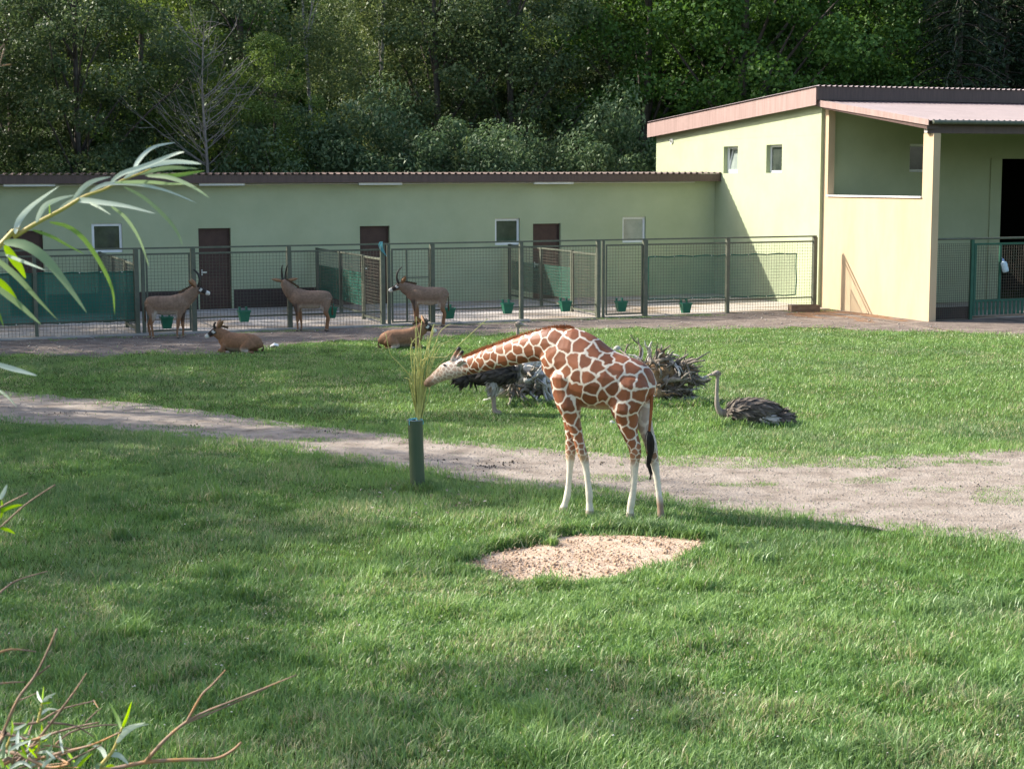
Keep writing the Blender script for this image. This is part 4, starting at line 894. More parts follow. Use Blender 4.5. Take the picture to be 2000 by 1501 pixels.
    # ears, eyes, nostril
    def ear(base, tip, wv, parent, depth):
        k = 9; V = []; F = []
        for i in range(k):
            f_ = i/(k-1); w_ = .052*math.sin(math.pi*min(1, f_*.9+.1))**.8+.002; c_ = base+(tip-base)*f_
            V += [c_-wv*w_, c_-depth*w_*.55, c_+wv*w_, c_+depth*w_*.12]
        for i in range(k-1):
            for j in range(4): F.append((i*4+j, i*4+(j+1) % 4, (i+1)*4+(j+1) % 4, (i+1)*4+j))
        F += [(3, 2, 1, 0), tuple((k-1)*4+j for j in range(4))]
        o = mesh_obj('ear', V, F, M['gear'], parent, smooth=True); 
        q = (base*.45+tip*.55); n_ = 8; vv = []; 
        for j in range(n_): a_ = 2*math.pi*j/n_; vv.append(q+(tip-base)*.32*math.cos(a_)+wv*.024*math.sin(a_)+depth*.012)
        vv2 = [p_+depth*.004 for p_ in vv]; mesh_obj('ear_inside', vv+vv2, [tuple(range(n_-1, -1, -1)), tuple(range(n_, 2*n_))]+[(j, (j+1) % n_, n_+(j+1) % n_, n_+j) for j in range(n_)], M['gearin'], o)
    b1 = P(889, 711, -.50)-O; tp1 = P(906, 704, -.40)-O; ear(b1, tp1, np.array([.2, -.2, .95]), t, L)
    b1 = P(893, 708, -.67)-O; tp1 = P(908, 700, -.78)-O; ear(b1, tp1, np.array([.2, .2, .95]), t, -L)
    for l_ in (-.535, -.70):
        q = P(868, 713, l_)-O; mm = MB(); e_ = rock('eye', q, (.021, .021, .018), M['eye'], 5, parent=t)
build_giraffe()

# ------------------------------------------------------------------ roan antelopes (local frame: facing -x, feet on z = 0)
LAT = np.array([0, 1., 0])
def antelope(name, loc, rz, label, group, neck_end, hdir, lying=False, horn=1.0, tilt=0.0, calf=1.0, ears=1.0, seed=1):
    t = empty(name, loc, rz); tag(t, label, 'antelope', group); t.scale = (calf, calf, calf)
    hdir = np.asarray(hdir, float); hdir /= np.linalg.norm(hdir); ne = np.asarray(neck_end, float); zb = 0.0
    hl = np.cross(hdir, [0, 0, 1.]); hl /= np.linalg.norm(hl); hu = np.cross(hl, hdir)
    if hu[2] < 0: hu = -hu; hl = -hl
    lo = []
    if not lying:
        trunk = [((-.63, 0, 1.0), .17, .12), ((-.55, 0, 1.0), .26, .17), ((-.42, 0, .985), .29, .205), ((-.2, 0, .95), .275, .235), ((.05, 0, .945), .275, .24), ((.27, 0, .975), .25, .215), ((.42, 0, 1.0), .20, .17), ((.50, 0, .98), .12, .10)]
        nb = [((-.45, 0, 1.06), .23, .14), ((-.60, 0, 1.12), .21, .12)]
        for s in (-1, 1):
            dx = .05*s*tilt
            lo.append(([((-.47, .10*s, .92), .16, .07), ((-.45+dx*.3, .115*s, .72), .095, .06), ((-.43+dx*.6, .11*s, .54), .060, .048), ((-.42+dx*.8, .10*s, .36), .048, .042), ((-.42+dx, .10*s, .28), .034, .031), ((-.41+dx, .10*s, .12), .031, .029), ((-.42+dx, .10*s, .07), .033, .03), ((-.44+dx, .10*s, .02), .042, .035)], LAT))
            ex = -.05*s*tilt
            lo.append(([((.36, .10*s, .95), .20, .09), ((.36+ex*.3, .125*s, .74), .145, .075), ((.37+ex*.6, .12*s, .58), .075, .05), ((.43+ex*.8, .11*s, .44), .045, .036), ((.44+ex, .11*s, .38), .040, .032), ((.42+ex, .11*s, .26), .034, .030), ((.40+ex, .11*s, .10), .033, .030), ((.38+ex, .11*s, .02), .042, .035)], LAT))
    else:
        trunk = [((-.55, 0, .36), .15, .11), ((-.47, 0, .34), .24, .17), ((-.33, 0, .31), .27, .21), ((-.1, 0, .29), .26, .235), ((.15, 0, .28), .265, .24), ((.35, 0, .27), .245, .22), ((.48, 0, .25), .19, .17), ((.56, 0, .22), .11, .10)]
        nb = [((-.42, 0, .42), .21, .14), ((-.55, 0, .50), .18, .12)]
        for s in (-1, 1):
            lo.append(([((.34, .15*s, .30), .20, .08), ((.22, .22*s, .20), .13, .075), ((.08, .25*s, .10), .06, .05), ((.25, .27*s, .045), .04, .035), ((.42, .27*s, .035), .032, .03)], LAT))
            lo.append(([((-.42, .14*s, .22), .11, .07), ((-.50, .17*s, .10), .06, .05), ((-.60, .16*s, .05), .045, .04), ((-.42, .19*s, .035), .034, .03), ((-.30, .19*s, .03), .03, .03)], LAT))
    n1 = np.asarray(nb[1][0]); midn = (n1+ne)/2+np.array([-.01, 0, -.015])
    neck = nb+[(midn, .19, .11), (ne+np.array([0, 0, -.01]), .125, .09)]
    head = [(ne+hdir*-.02, .115, .09), (ne+hdir*.10, .115, .088), (ne+hdir*.21, .092, .068), (ne+hdir*.32, .068, .054), (ne+hdir*.40, .06, .05)]
    lo += [(trunk, LAT), (neck, LAT if abs(hdir[1]) < .9 else LAT), (head, hl)]
    me = organic(lo, .0155, 6); V = verts_of(me); x, y, z = V.T
    n_ = vnoise(x*6+seed, z*6+y*3, seed)
    base = np.array([.225, .150, .105]); c = np.repeat(base[None, :], len(V), 0)*(.88+.24*n_)[:, None]
    if lying: c = mixc(c, np.array([.27, .13, .065]), np.full(len(V), .7))
    zs_ = (z-.05) if not lying else z+.62
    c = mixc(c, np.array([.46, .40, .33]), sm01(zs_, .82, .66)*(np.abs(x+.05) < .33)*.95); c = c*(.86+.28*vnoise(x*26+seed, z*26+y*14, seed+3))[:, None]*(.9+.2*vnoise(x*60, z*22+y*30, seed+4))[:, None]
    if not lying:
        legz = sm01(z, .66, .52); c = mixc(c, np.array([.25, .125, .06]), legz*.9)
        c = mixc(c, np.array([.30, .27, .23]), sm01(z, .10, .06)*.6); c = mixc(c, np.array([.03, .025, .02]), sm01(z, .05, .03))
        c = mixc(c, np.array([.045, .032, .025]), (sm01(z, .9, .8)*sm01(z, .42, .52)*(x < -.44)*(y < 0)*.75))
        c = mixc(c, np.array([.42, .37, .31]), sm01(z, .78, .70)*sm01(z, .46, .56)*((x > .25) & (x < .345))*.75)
    hp = (V-ne)@hdir; hh_ = (V-ne)@hu; hs = np.abs((V-ne)@hl); inh = (hp > .03) & (np.linalg.norm(V-(ne+hdir*.2), axis=1) < .33)
    ih = inh.astype(float)
    c = mixc(c, np.array([.035, .026, .022]), ih*sm01(hp, .07, .12)*sm01(hp, .36, .31)*(hh_ > -.05))
    c = mixc(c, np.array([.66, .63, .58]), ih*sm01(hp, .30, .35))
    c = mixc(c, np.array([.66, .63, .58]), ih*sm01(np.abs(hp-.15-hh_*.3), .045, .025)*sm01(hs, .045, .06)*(hh_ > -.02))
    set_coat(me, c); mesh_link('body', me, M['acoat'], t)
    for s in (-1, 1):
        b = ne+hdir*.06+hu*.075+hl*.035*s; up_ = hu*.95-hdir*.12; back = -hdir
        L_ = .45*horn
        hb = [b, b+up_*L_*.45+hl*.02*s, b+up_*L_*.8+back*L_*.2+hl*.035*s, b+up_*L_*.98+back*L_*.55+hl*.045*s]
        MB().tube(smooth_path(hb, 10), list(np.linspace(.042, .010, 10)), 8).build('horn', M['horn'], t, smooth=True)
        eb = ne-hdir*.01+hu*.05+hl*.065*s; ed = (hl*s*(.55 if ears == 1 else 1.0)-hdir*(.6 if ears == 1 else .15)+hu*(.42 if ears == 1 else .28)); ed /= np.linalg.norm(ed); wv = np.cross(ed, hl if ears == 1 else hdir); wv /= np.linalg.norm(wv)
        Vv = []; F = []; k = 8; nn = np.cross(ed, wv)
        for i in range(k):
            f_ = i/(k-1); w_ = .052*math.sin(math.pi*(f_*.88+.12))**.8+.002; c_ = eb+ed*.36*f_-np.array([0, 0, .03])*f_*f_; Vv += [c_-wv*w_, c_-nn*.012*(1-f_*.7), c_+wv*w_, c_+nn*.006]
        for i in range(k-1):
            for j in range(4): F.append((i*4+j, i*4+(j+1) % 4, (i+1)*4+(j+1) % 4, (i+1)*4+j))
        F += [(3, 2, 1, 0), tuple((k-1)*4+j for j in range(4))]; mesh_obj('ear', Vv, F, M['earcol'], t, smooth=True)
        e_ = rock('eye', ne+hdir*.13+hu*.035+hl*.074*s, (.015, .015, .015), M['eye'], 5, parent=t)
    # short upright mane along the neck
    g = np.random.default_rng(seed); a0 = n1+np.array([.18, 0, .185]); a1 = ne+(-hdir*.05+hu*.085 if abs(hdir[1]) < .8 else np.array([.03, 0, .10])); up2 = np.array([.45, 0, .9]); Vm = []; Tm = []
    mid_ = (a0+a1)/2+up2*.012
    for p in smooth_path([a0, mid_, a1], 70):
        for q in range(2):
            w_ = g.normal()*.01; tip = p+up2*g.uniform(.03, .06)+np.array([g.normal()*.01, g.normal()*.012, 0]); k = len(Vm); Vm += [p+np.array([-.012, w_, -.02]), p+np.array([.012, w_, -.02]), tip]; Tm.append((k, k+1, k+2))
    tag(tri_mesh('mane', Vm, Tm, M['manecol'], t), kind='stuff')
    q = np.array([.515, 0, 1.02]) if not lying else np.array([.57, 0, .30])
    tl = [q, q+np.array([.05, 0, -.12]), q+np.array([.055, .01, -.38]), q+np.array([.05, .01, -.55])] if not lying else [q, q+np.array([.06, 0, -.10]), q+np.array([.05, .05, -.22]), q+np.array([-.02, .10, -.265])]
    MB().tube(smooth_path(tl, 9), [.026, .022, .018, .016, .016, .022, .03, .026, .008], 7).build('tail', M['manecol'], t, smooth=True)
    return t
ga = 'roan antelopes standing by the fence'; gl = 'roan antelopes lying on the grass'
wa = _a
q = gp(324, 661); antelope('roan_antelope', (q[0], q[1], 0), math.pi+.02, 'standing antelope facing the brown door with black and white face in profile', ga, (-.88, 0, 1.42), (-.93, .0, -.36), tilt=1.3, seed=2)
q = gp(611, 647); antelope('roan_antelope', (q[0]+.02, q[1], 0), -.03, 'standing antelope with head turned away and both ears spread', ga, (-.84, .03, 1.44), (-.35, .90, -.22), tilt=.8, ears=2, horn=1.0, seed=3)
q = gp(839, 638); antelope('roan_antelope', (q[0]+.02, q[1], 0), -.03, 'standing antelope at the gate with pale muzzle and single visible horn', ga, (-.86, -.02, 1.28), (-.90, -.12, -.42), tilt=.6, seed=4)
q = gp(468, 688); antelope('roan_antelope', (q[0]+.04, q[1], 0), -.10, 'resting reddish antelope lying beside the white scrap', gl, (-.64, 0, .64), (-.80, -.35, -.48), lying=True, horn=.35, calf=.93, seed=5)
q = gp(782, 680); antelope('roan_antelope', (q[0]-.0, q[1], 0), math.pi+.12, 'resting antelope lying behind the cut branches', gl, (-.66, 0, .66), (-.85, .30, -.42), lying=True, horn=.3, calf=.93, seed=6)

# ------------------------------------------------------------------ ostriches (local frame: facing -x)
def plumes(t, name, n, body, size, m, g, zmin=None, drop=.25):
    (c, r) = body; d = rand_dir(n, g); P_ = np.asarray(c)+d*np.asarray(r); N_ = d/np.asarray(r); N_ /= np.linalg.norm(N_, axis=1)[:, None]
    fl = np.array([1.0, 0, -drop])[None, :]+g.normal(size=(n, 3))*.22; fl = fl-N_*(fl*N_).sum(1)[:, None]; fl /= np.linalg.norm(fl, axis=1)[:, None]; sd = np.cross(N_, fl)
    ln = size*g.uniform(.6, 1.4, n)[:, None]; w_ = ln*.13; lift = N_*ln*g.uniform(.02, .14, n)[:, None]
    V_ = np.stack([P_-sd*w_*.5, P_+sd*w_*.5, P_+fl*ln*.6+sd*w_+lift*.6, P_+fl*ln+lift, P_+fl*ln*.6-sd*w_+lift*.6], 1).reshape(-1, 3); V_[:, 2] = np.maximum(V_[:, 2], .012); b_ = np.arange(n)*5
    T_ = np.concatenate([np.stack([b_, b_+1, b_+2], 1), np.stack([b_, b_+2, b_+4], 1), np.stack([b_+4, b_+2, b_+3], 1)])
    o = tri_mesh(name, V_, T_, m, t); tag(o, kind='stuff'); return o
def ostrich(loc, rz, label, sitting, seed, dark):
    t = empty('ostrich', loc, rz); tag(t, label, 'ostrich', None); g = np.random.default_rng(seed); zb = .235 if sitting else .78
    body = [((-.46, 0, zb-.03), .07, .06), ((-.36, 0, zb-.02), .15, .14), ((-.15, 0, zb+.02), .21, .215), ((.1, 0, zb+.04), .225, .235), ((.32, 0, zb+.0), .17, .19), ((.5, 0, zb-.06), .09, .11), ((.6, 0, zb-.10), .04, .06)]
    if sitting: nk = [((-.36, 0, zb), .10, .09), ((-.50, 0, zb+.0), .075, .06), ((-.585, 0, zb+.12), .05, .043), ((-.60, 0, zb+.32), .036, .034), ((-.595, 0, zb+.55), .033, .031), ((-.585, 0, zb+.70), .034, .032)]
    else: nk = [((-.36, 0, zb+.02), .10, .09), ((-.46, 0, zb+.12), .06, .05), ((-.47, 0, zb+.35), .04, .035), ((-.45, 0, zb+.6), .033, .030), ((-.44, 0, zb+.85), .032, .030), ((-.44, 0, zb+.93), .034, .032)]
    e = np.asarray(nk[-1][0]); hd = [(e+np.array([.03, 0, .01]), .045, .04), (e+np.array([-.02, 0, .03]), .062, .05), (e+np.array([-.07, 0, .02]), .045, .042), (e+np.array([-.10, 0, .012]), .028, .032)]
    lo = [(body, LAT), (nk, LAT), (hd, LAT)]
    if not sitting:
        for s in (-1, 1):
            lo.append(([((.0, .11*s, zb-.05), .15, .09), ((.03, .12*s, zb-.24), .10, .07), ((.05, .11*s, zb-.36), .05, .045), ((.03, .10*s, .30), .032, .03), ((.02, .10*s, .12), .028, .026), ((.0, .10*s, .05), .034, .03), ((-.10, .10*s, .022), .022, .03)], LAT))
    else:
        for s in (-1, 1): lo.append(([((.1, .16*s, .12), .10, .06), ((-.12, .2*s, .06), .045, .045), ((-.3, .2*s, .035), .03, .03)], LAT))
    me = organic(lo, .012, 5); V = verts_of(me); x, y, z = V.T
    c = np.repeat(np.array([[.30, .255, .215]]), len(V), 0)*(.85+.3*vnoise(x*9, z*9, seed))[:, None]
    bodym = sm01(z, zb+.33, zb+.10)*(z > zb-.35); c = mixc(c, np.array([.10, .085, .075]) if dark else np.array([.15, .125, .105]), bodym*((x > -.5))*.9)
    if not sitting: c = mixc(c, np.array([.34, .27, .21]), sm01(z, zb-.15, zb-.25))
    set_coat(me, c); mesh_link('body', me, M['ocoat'], t)
    bk = MB(); b0 = e+np.array([-.105, 0, .01]); bk.tube([b0, b0+np.array([-.05, 0, -.008]), b0+np.array([-.095, 0, -.02])], [.026, .02, .006], 8); bk.build('beak', mat('beak', (.42, .36, .30), rough=.5) if 'beak' not in M else M['beak'], t, smooth=True)
    for s in (-1, 1): rock('eye', e+np.array([-.045, .043*s, .035]), (.014, .01, .014), M['eye'], 5, parent=t)
    plumes(t, 'plumage', 1500, ((.05, 0, zb+.02), (.50, .235, .225)), .20, M['plumedark' if dark else 'plume'], g)
    tp = plumes(t, 'tail_plumes', 220, ((.55, 0, zb-.07), (.12, .10, .07)), .24, M['plumedark' if dark else 'plume'], g, drop=.45)
    for s in ((-1, 1) if sitting else ()): plumes(t, 'wing_plumes', 90, ((.28, .19*s, zb-.10), (.16, .05, .07)), .17, M['plumepale'], g, drop=.5)
    if not sitting:
        for s in (-1, 1): plumes(t, 'thigh_plumes', 160, ((.02, .115*s, zb-.20), (.11, .085, .16)), .14, M['plumepale'], g, drop=2.5)
    hv = plumes(t, 'head_down', 70, (e+np.array([.0, 0, .035]), (.05, .045, .04)), .035, M['plume'], g)
    return t
q = gp(951, 808); ostrich((q[0]+.16, q[1], 0), math.pi-.15, 'standing dark ostrich behind the giraffe neck', False, 4, True)
q = gp(1462, 832); ostrich((q[0]+.02, q[1]+.1, 0), .06, 'ostrich sitting on the grass with raised neck', True, 9, False)

# ================================================================== ROOT STUMPS
def stump(base, label, lumps, roots, seed, mats):
    t = empty('root_stump', (base[0], base[1], 0)); tag(t, label, 'stump', None); g = np.random.default_rng(seed)
    me = organic([(l, np.array([0, 1., 0])) for l in lumps], .03, 3); V = verts_of(me)
    n = fbm(V[:, 0]*9+seed, V[:, 2]*9+V[:, 1]*5, seed)-.5; V += n[:, None]*.11*np.sign(V-V.mean(0))*.8; V[:, 2] = np.maximum(V[:, 2], -.05)
    me.vertices.foreach_set('co', V.astype(np.float32).ravel()); me.update(); mesh_link('trunk', me, mats[0], t)
    for (c, d, L, r, m) in roots(g):
        c = np.asarray(c, float); d = np.asarray(d, float); d /= np.linalg.norm(d); p = [c]; 
        for k in range(4): d = d+g.normal(size=3)*.24; d /= np.linalg.norm(d); q = p[-1]+d*L/4; q[2] = max(q[2], .02); p.append(q)
        b = MB(); b.tube(smooth_path(p, 9), list(r*np.linspace(1, .22, 9)*(1+.25*g.normal(size=9)*.5)), 6)
        for s in range(2 if r > .03 else 0):
            i = g.integers(1, 4); e = p[i]+(d+g.normal(size=3)*.7)*L*.3; e[2] = max(e[2], .02); b.tube([p[i], (p[i]+e)/2+g.normal(size=3)*.03, e], [r*.5, r*.35, r*.12], 5)
        b.build('root', m, t, smooth=True)
    return t
def roots_r(g):
    out = []
    for k in range(130):
        c = np.array([g.uniform(-.45, .55), g.uniform(-.34, .1), g.uniform(.15, .82)]); d = np.array([g.uniform(-.1, 1.1), g.uniform(-.9, .3), g.uniform(-.75, .55)])
        if c[0] < -.1: d = np.array([g.uniform(-.6, .8), g.uniform(-.8, .3), g.uniform(-.1, .8)])
        out.append((c, d, g.uniform(.28, .66), g.uniform(.02, .065), M['root' if g.random() < .74 else ('rootbrown' if g.random() < .45 else 'rootpale')]))
    out += [((-.75, .1, .7), (-.5, -.1, .55), .55, .045, M['root']), ((-.6, .1, .75), (.7, -.2, .5), .6, .04, M['root']), ((-.95, .2, .75), (.5, 0, .5), .5, .04, M['root'])]
    return out
q = gp(1300, 787)
stump(q+np.array([0, .35, 0]), 'weathered root plate with fanned dry roots behind the giraffe rump', [[((-.75, .25, .35), .26, .26), ((-.4, .05, .42), .34, .34), ((-.05, -.02, .5), .36, .34), ((.25, .05, .5), .24, .26)], [((-.12, -.05, .6), .17, .15), ((-.1, -.1, .85), .11, .12), ((-.13, -.12, 1.02), .08, .09)], [((-.3, -.3, .3), .16, .15), ((-.15, -.5, .2), .12, .12)]], roots_r, 5, [M['rootbrown']])
def roots_l(g):
    out = []
    for k in range(46):
        c = np.array([g.uniform(-.5, .55), g.uniform(-.35, 0), g.uniform(.15, .75)]); out.append((c, (g.uniform(-.8, .8), g.uniform(-1, .1), g.uniform(-1, .35)), g.uniform(.3, .7), g.uniform(.02, .07), M['root' if g.random() < .6 else ('rootpale' if g.random() < .7 else 'rootbrown')]))
    return out
q = gp(1030, 788)
stump(q+np.array([0, .35, 0]), 'bleached pale tree stump with dark roots behind the giraffe chest', [[((-.55, .1, .25), .22, .2), ((-.2, .1, .4), .34, .3), ((.15, .1, .5), .38, .32), ((.5, .15, .35), .3, .28)], [((-.1, -.1, .5), .2, .16), ((.05, -.1, .8), .16, .14), ((.12, -.05, .98), .12, .12)], [((.35, -.15, .55), .14, .12), ((.45, -.2, .3), .12, .1), ((.5, -.25, .1), .1, .09)]], roots_l, 8, [M['rootpale']])

# ================================================================== FEEDING PIPE WITH CUT BRANCHES
pb = gp(816, 956); e = empty('feeding_pipe', (pb[0], pb[1], 0)); tag(e, 'upright dark green plastic pipe holding cut branches', 'pipe')
zt_ = onplane(813, 820, (0, pb[1], 0), np.array([0, 1., 0]))[2]; R_ = .108
n = 40; lean = -.028; v = []; f = []
for (r_, z_) in ((R_, -.05), (R_, zt_*.5), (R_, zt_), (R_-.012, zt_), (R_-.012, zt_-.5)):
    for j in range(n): an = 2*math.pi*j/n; v.append((lean*z_/zt_+r_*math.cos(an), r_*math.sin(an), z_))
for i in range(4):
    for j in range(n): f.append((i*n+j, i*n+(j+1) % n, (i+1)*n+(j+1) % n, (i+1)*n+j))
f.append(tuple(4*n+j for j in range(n))); mesh_obj('tube', v, f, M['pipe'], e, smooth=False)
b = MB(); b.tube([(lean+R_*math.cos(a), R_*math.sin(a), zt_+.004) for a in np.linspace(0, 2*math.pi, 30)], .0065, 5, caps=False); b.build('rim', M['pipein'], e)
for k, (a0, a1) in enumerate(((2.6, 4.0), (-1.2, -.2))):
    b = MB(); b.tube(smooth_path([(lean+R_*math.cos(a0), R_*math.sin(a0), zt_+.01), (lean+.02, -.02, zt_+.03), (lean+R_*math.cos(a1)*1.03, R_*math.sin(a1)*1.03, zt_+.008), (lean+R_*math.cos(a1)*1.1, R_*math.sin(a1)*1.1, zt_-.06)], 10), .006, 5); b.build('twine', M['twine'], e)
e2_ = empty('cut_branches', (pb[0]+lean, pb[1], zt_-.35)); tag(e2_, 'fan of thin yellow green willow rods standing in the pipe', 'branches'); O = local(e2_)
RODS = [[(816, 812), (812, 740), (806, 690), (803, 660)], [(818, 812), (816, 740), (814, 690), (813, 618)], [(819, 812), (822, 740), (822, 680), (815, 640)], [(820, 812), (824, 730), (832, 690), (850, 640)], [(820, 812), (826, 730), (838, 680), (848, 632)], [(821, 812), (828, 745), (842, 700), (858, 650), (880, 632)], [(821, 812), (830, 750), (850, 720), (900, 670), (953, 622)], [(822, 812), (832, 750), (845, 710), (860, 676), (888, 660)], [(821, 812), (830, 745), (842, 700), (858, 672), (886, 668)], [(815, 812), (805, 745), (796, 728), (775, 705), (762, 690), (753, 650)], [(816, 812), (808, 740), (803, 700), (804, 670), (820, 655)], [(818, 812), (815, 720), (808, 690), (788, 696)], [(819, 812), (820, 720), (830, 700), (850, 698), (875, 697)], [(820, 812), (822, 745), (826, 715), (838, 694), (856, 660)], [(818, 812), (818, 760), (817, 700), (820, 660), (824, 625)], [(817, 812), (812, 760), (809, 720), (812, 680), (811, 640)], [(819, 812), (824, 770), (833, 740), (838, 720), (850, 690)], [(819, 812), (823, 760), (825, 720), (832, 690), (836, 655)], [(821, 812), (829, 770), (836, 752), (850, 735)], [(816, 812), (806, 770), (800, 745), (802, 735)], [(818, 812), (814, 760), (820, 730), (828, 700), (846, 640)], [(819, 812), (827, 760), (833, 730), (836, 700), (840, 660), (846, 636)], [(817, 812), (813, 775), (807, 755), (798, 740), (790, 738)], [(820, 812), (826, 780), (824, 757), (815, 756)], [(818, 812), (820, 770), (821, 710), (817, 680), (806, 665)]]
g = np.random.default_rng(2)
for k, rd in enumerate(RODS):
    dp = g.uniform(-.25, .30) if k not in (6, 10) else .15; pts = [np.array([pb[0]+lean+g.uniform(-.04, .04), pb[1]+g.uniform(-.04, .04), zt_-.35])]
    for i, (x, y) in enumerate(rd): pts.append(atd(x, y, pb[1]+dp*(i/(len(rd)-1))**1.2+g.uniform(-.02, .02)))
    r0 = .0105 if k % 3 else .013; pth = smooth_path([p-O for p in pts], 20); b = MB(); b.tube(pth, list(np.linspace(r0, .0045, 20)), 6); b.build('rod', M['rod'], e2_, smooth=True)
for k in range(16):   # leafier dark green stalks at the foot of the bundle
    x = g.uniform(811, 826); p0 = np.array([pb[0]+lean+g.uniform(-.05, .05), pb[1]+g.uniform(-.05, .05), zt_-.35]); p1 = atd(x, 812, pb[1]); p2 = atd(x+(x-818)*2.2+g.normal()*4, g.uniform(700, 770), pb[1]+g.uniform(-.15, .15))
    b = MB(); b.tube(smooth_path([p0-O, p1-O, (p1+p2)/2-O+g.normal(size=3)*.015, p2-O], 9), list(np.linspace(.010, .004, 9)), 5); b.build('stalk', M['rodgreen' if k % 2 else 'rod'], e2_, smooth=True)

# ================================================================== GRASS AND LOOSE GROUND
PATCHES = [(1590, 906, 330, 9), (1200, 936, 70, 6), (1960, 968, 70, 18), (1700, 940, 90, 6), (1450, 948, 60, 4), (620, 860, 60, 4), (330, 835, 60, 4), (1330, 905, 90, 8), (1830, 958, 60, 6), (1500, 905, 120, 10)]
def lawn_mask(X, Y):
    px, py = proj(np.stack([X, Y, np.zeros_like(X)], 1)); j = (fbm(X*1.7, Y*1.7, 40)-.5); k = (fbm(X*.7, Y*.7, 41)-.5); hf = vnoise(X*6, Y*6, 43)-.5
    sc = (py-348)/500.0
    e_ = (j*9+k*6+hf*12+rng.normal(size=len(X))*4.5)*sc
    up = np.interp(px, [p[0] for p in PATH_UP], [p[1] for p in PATH_UP]); lo = np.interp(px, [p[0] for p in PATH_LO], [p[1] for p in PATH_LO])
    on_path = (py+e_ > up+4) & (py+e_ < lo-4)
    med = np.zeros(len(X), bool)
    for (cx_, cy_, rx, ry) in PATCHES: med |= (((px-cx_)/rx)**2+((py-cy_)/ry)**2+j*2.0 < 1)
    dl = np.interp(px, [p[0] for p in DIRT_LO], [p[1] for p in DIRT_LO]); in_dirt = py+e_*1.0 < dl
    sp = inpoly(1142+(px-1142+j*34)/1.01, 1095+(py-1095+k*14+hf*7)/1.01-1, SAND)
    s_ = (X-C0[0])*E1[0]+(Y-C0[1])*E1[1]; t_ = (X-C0[0])*E2[0]+(Y-C0[1])*E2[1]
    weeds = (t_ > TF-.75-.5*(fbm(s_*.6, 0*s_, 50)-.3)) & (t_ < TF-.06) & (s_ < -.2) & (fbm(s_*.9, t_, 51) > .42) & (s_ > -26)
    return on_path, med, in_dirt, sp, weeds, px, py
def sample(D0, D1, dens_):
    out = []
    n_ = int(dens_*.37*(D1*D1-D0*D0)*1.02)
    D = np.sqrt(rng.uniform(D0*D0, D1*D1, n_)); X = rng.uniform(-1, 1, n_)*(.355*D+.6); return X, D
def blades(X, Y, lod, hs=1.0):
    n_ = len(X); tuft = fbm(X*1.5, Y*1.5, 60); big = fbm(X*.35, Y*.35, 61); fine = vnoise(X*5.5, Y*5.5, 62)
    h = (.036+.066*np.clip(tuft*1.5-.35, 0, 1)+.045*np.clip(fine-.45, 0, 1))*rng.uniform(.55, 1.35, n_)*hs*(1.25-.012*np.clip(Y-12, 0, 40))
    az = rng.uniform(0, 2*math.pi, n_)+1.2*(fbm(X*1.1, Y*1.1, 63)-.5)*6; ln = rng.uniform(.25, 1.15, n_)
    dx = np.cos(az)*h*ln; dy = np.sin(az)*h*ln; w = (.0022+.00021*Y)*rng.uniform(.7, 1.4, n_)*(1.0 if lod < 2 else 1.25)
    wa_ = az+math.pi/2+rng.normal(size=n_)*.5; wx = np.cos(wa_)*w; wy = np.sin(wa_)*w; z0 = np.zeros(n_)-.004
    hz = h*np.clip(1.1-.35*ln, .35, 1)
    tn = rng.random(n_); dryp = np.clip(.09+.75*(fbm(X*.9, Y*.9, 64)-.48)+.35*(vnoise(X*3.1, Y*3.1, 66)-.55), .02, .5)
    dk = np.array([.055, .115, .025]); gn = np.array([.115, .245, .057]); lt = np.array([.25, .385, .125]); st = np.array([.48, .44, .26]); bl = np.array([.15, .22, .11])
    f1 = np.clip(.15+.9*big+.5*(tuft-.5)+rng.normal(size=n_)*.22, 0, 1); c = gn*(1-f1[:, None])+lt*f1[:, None]
    c = mixc(c, dk, np.clip(.9*(.5-fine)+.9*(.47-tuft)+rng.normal(size=n_)*.15, 0, .75)); c = mixc(c, bl, np.clip(1.6*(fbm(X*.6, Y*.6, 67)-.5), 0, .6)); c = mixc(c, st, (tn < dryp)*rng.uniform(.45, 1, n_))
    if lod == 0:
        m1x, m1y = X+dx*.3, Y+dy*.3
        V = np.stack([np.stack([X-wx, Y-wy, z0], 1), np.stack([X+wx, Y+wy, z0], 1), np.stack([m1x+wx*.8, m1y+wy*.8, hz*.62], 1), np.stack([m1x-wx*.8, m1y-wy*.8, hz*.62], 1), np.stack([X+dx, Y+dy, hz], 1)], 1).reshape(-1, 3)
        b_ = np.arange(n_)*5; T = np.concatenate([np.stack([b_, b_+1, b_+2], 1), np.stack([b_, b_+2, b_+3], 1), np.stack([b_+3, b_+2, b_+4], 1)]); k = 5
    else:
        V = np.stack([np.stack([X-wx, Y-wy, z0], 1), np.stack([X+wx, Y+wy, z0], 1), np.stack([X+dx*.8, Y+dy*.8, hz], 1)], 1).reshape(-1, 3); b_ = np.arange(n_)*3; T = np.stack([b_, b_+1, b_+2], 1); k = 3
    return V, T, np.repeat(c, k, 0)
def grass_zone(D0, D1, dn, lod):
    X, Y = sample(D0, D1, dn); op, med, di, sp, wd_, px, py = lawn_mask(X, Y); t_ = (X-C0[0])*E2[0]+(Y-C0[1])*E2[1]; s_ = (X-C0[0])*E1[0]+(Y-C0[1])*E1[1]
    keep = ((~op) | (med & (rng.random(len(X)) < .75)) | (rng.random(len(X)) < .012)) & ((~di) | wd_ | (rng.random(len(X)) < .006)) & (~sp | (rng.random(len(X)) < .004)) & ((t_ < TF-.04) | (s_ > 0)) & ~((s_ > -.05) & (t_ > -13.6))
    X, Y, md = X[keep], Y[keep], (op | di)[keep]
    V, T, c = blades(X, Y, lod, np.where(md, .6, 1.0)); return V, T, c
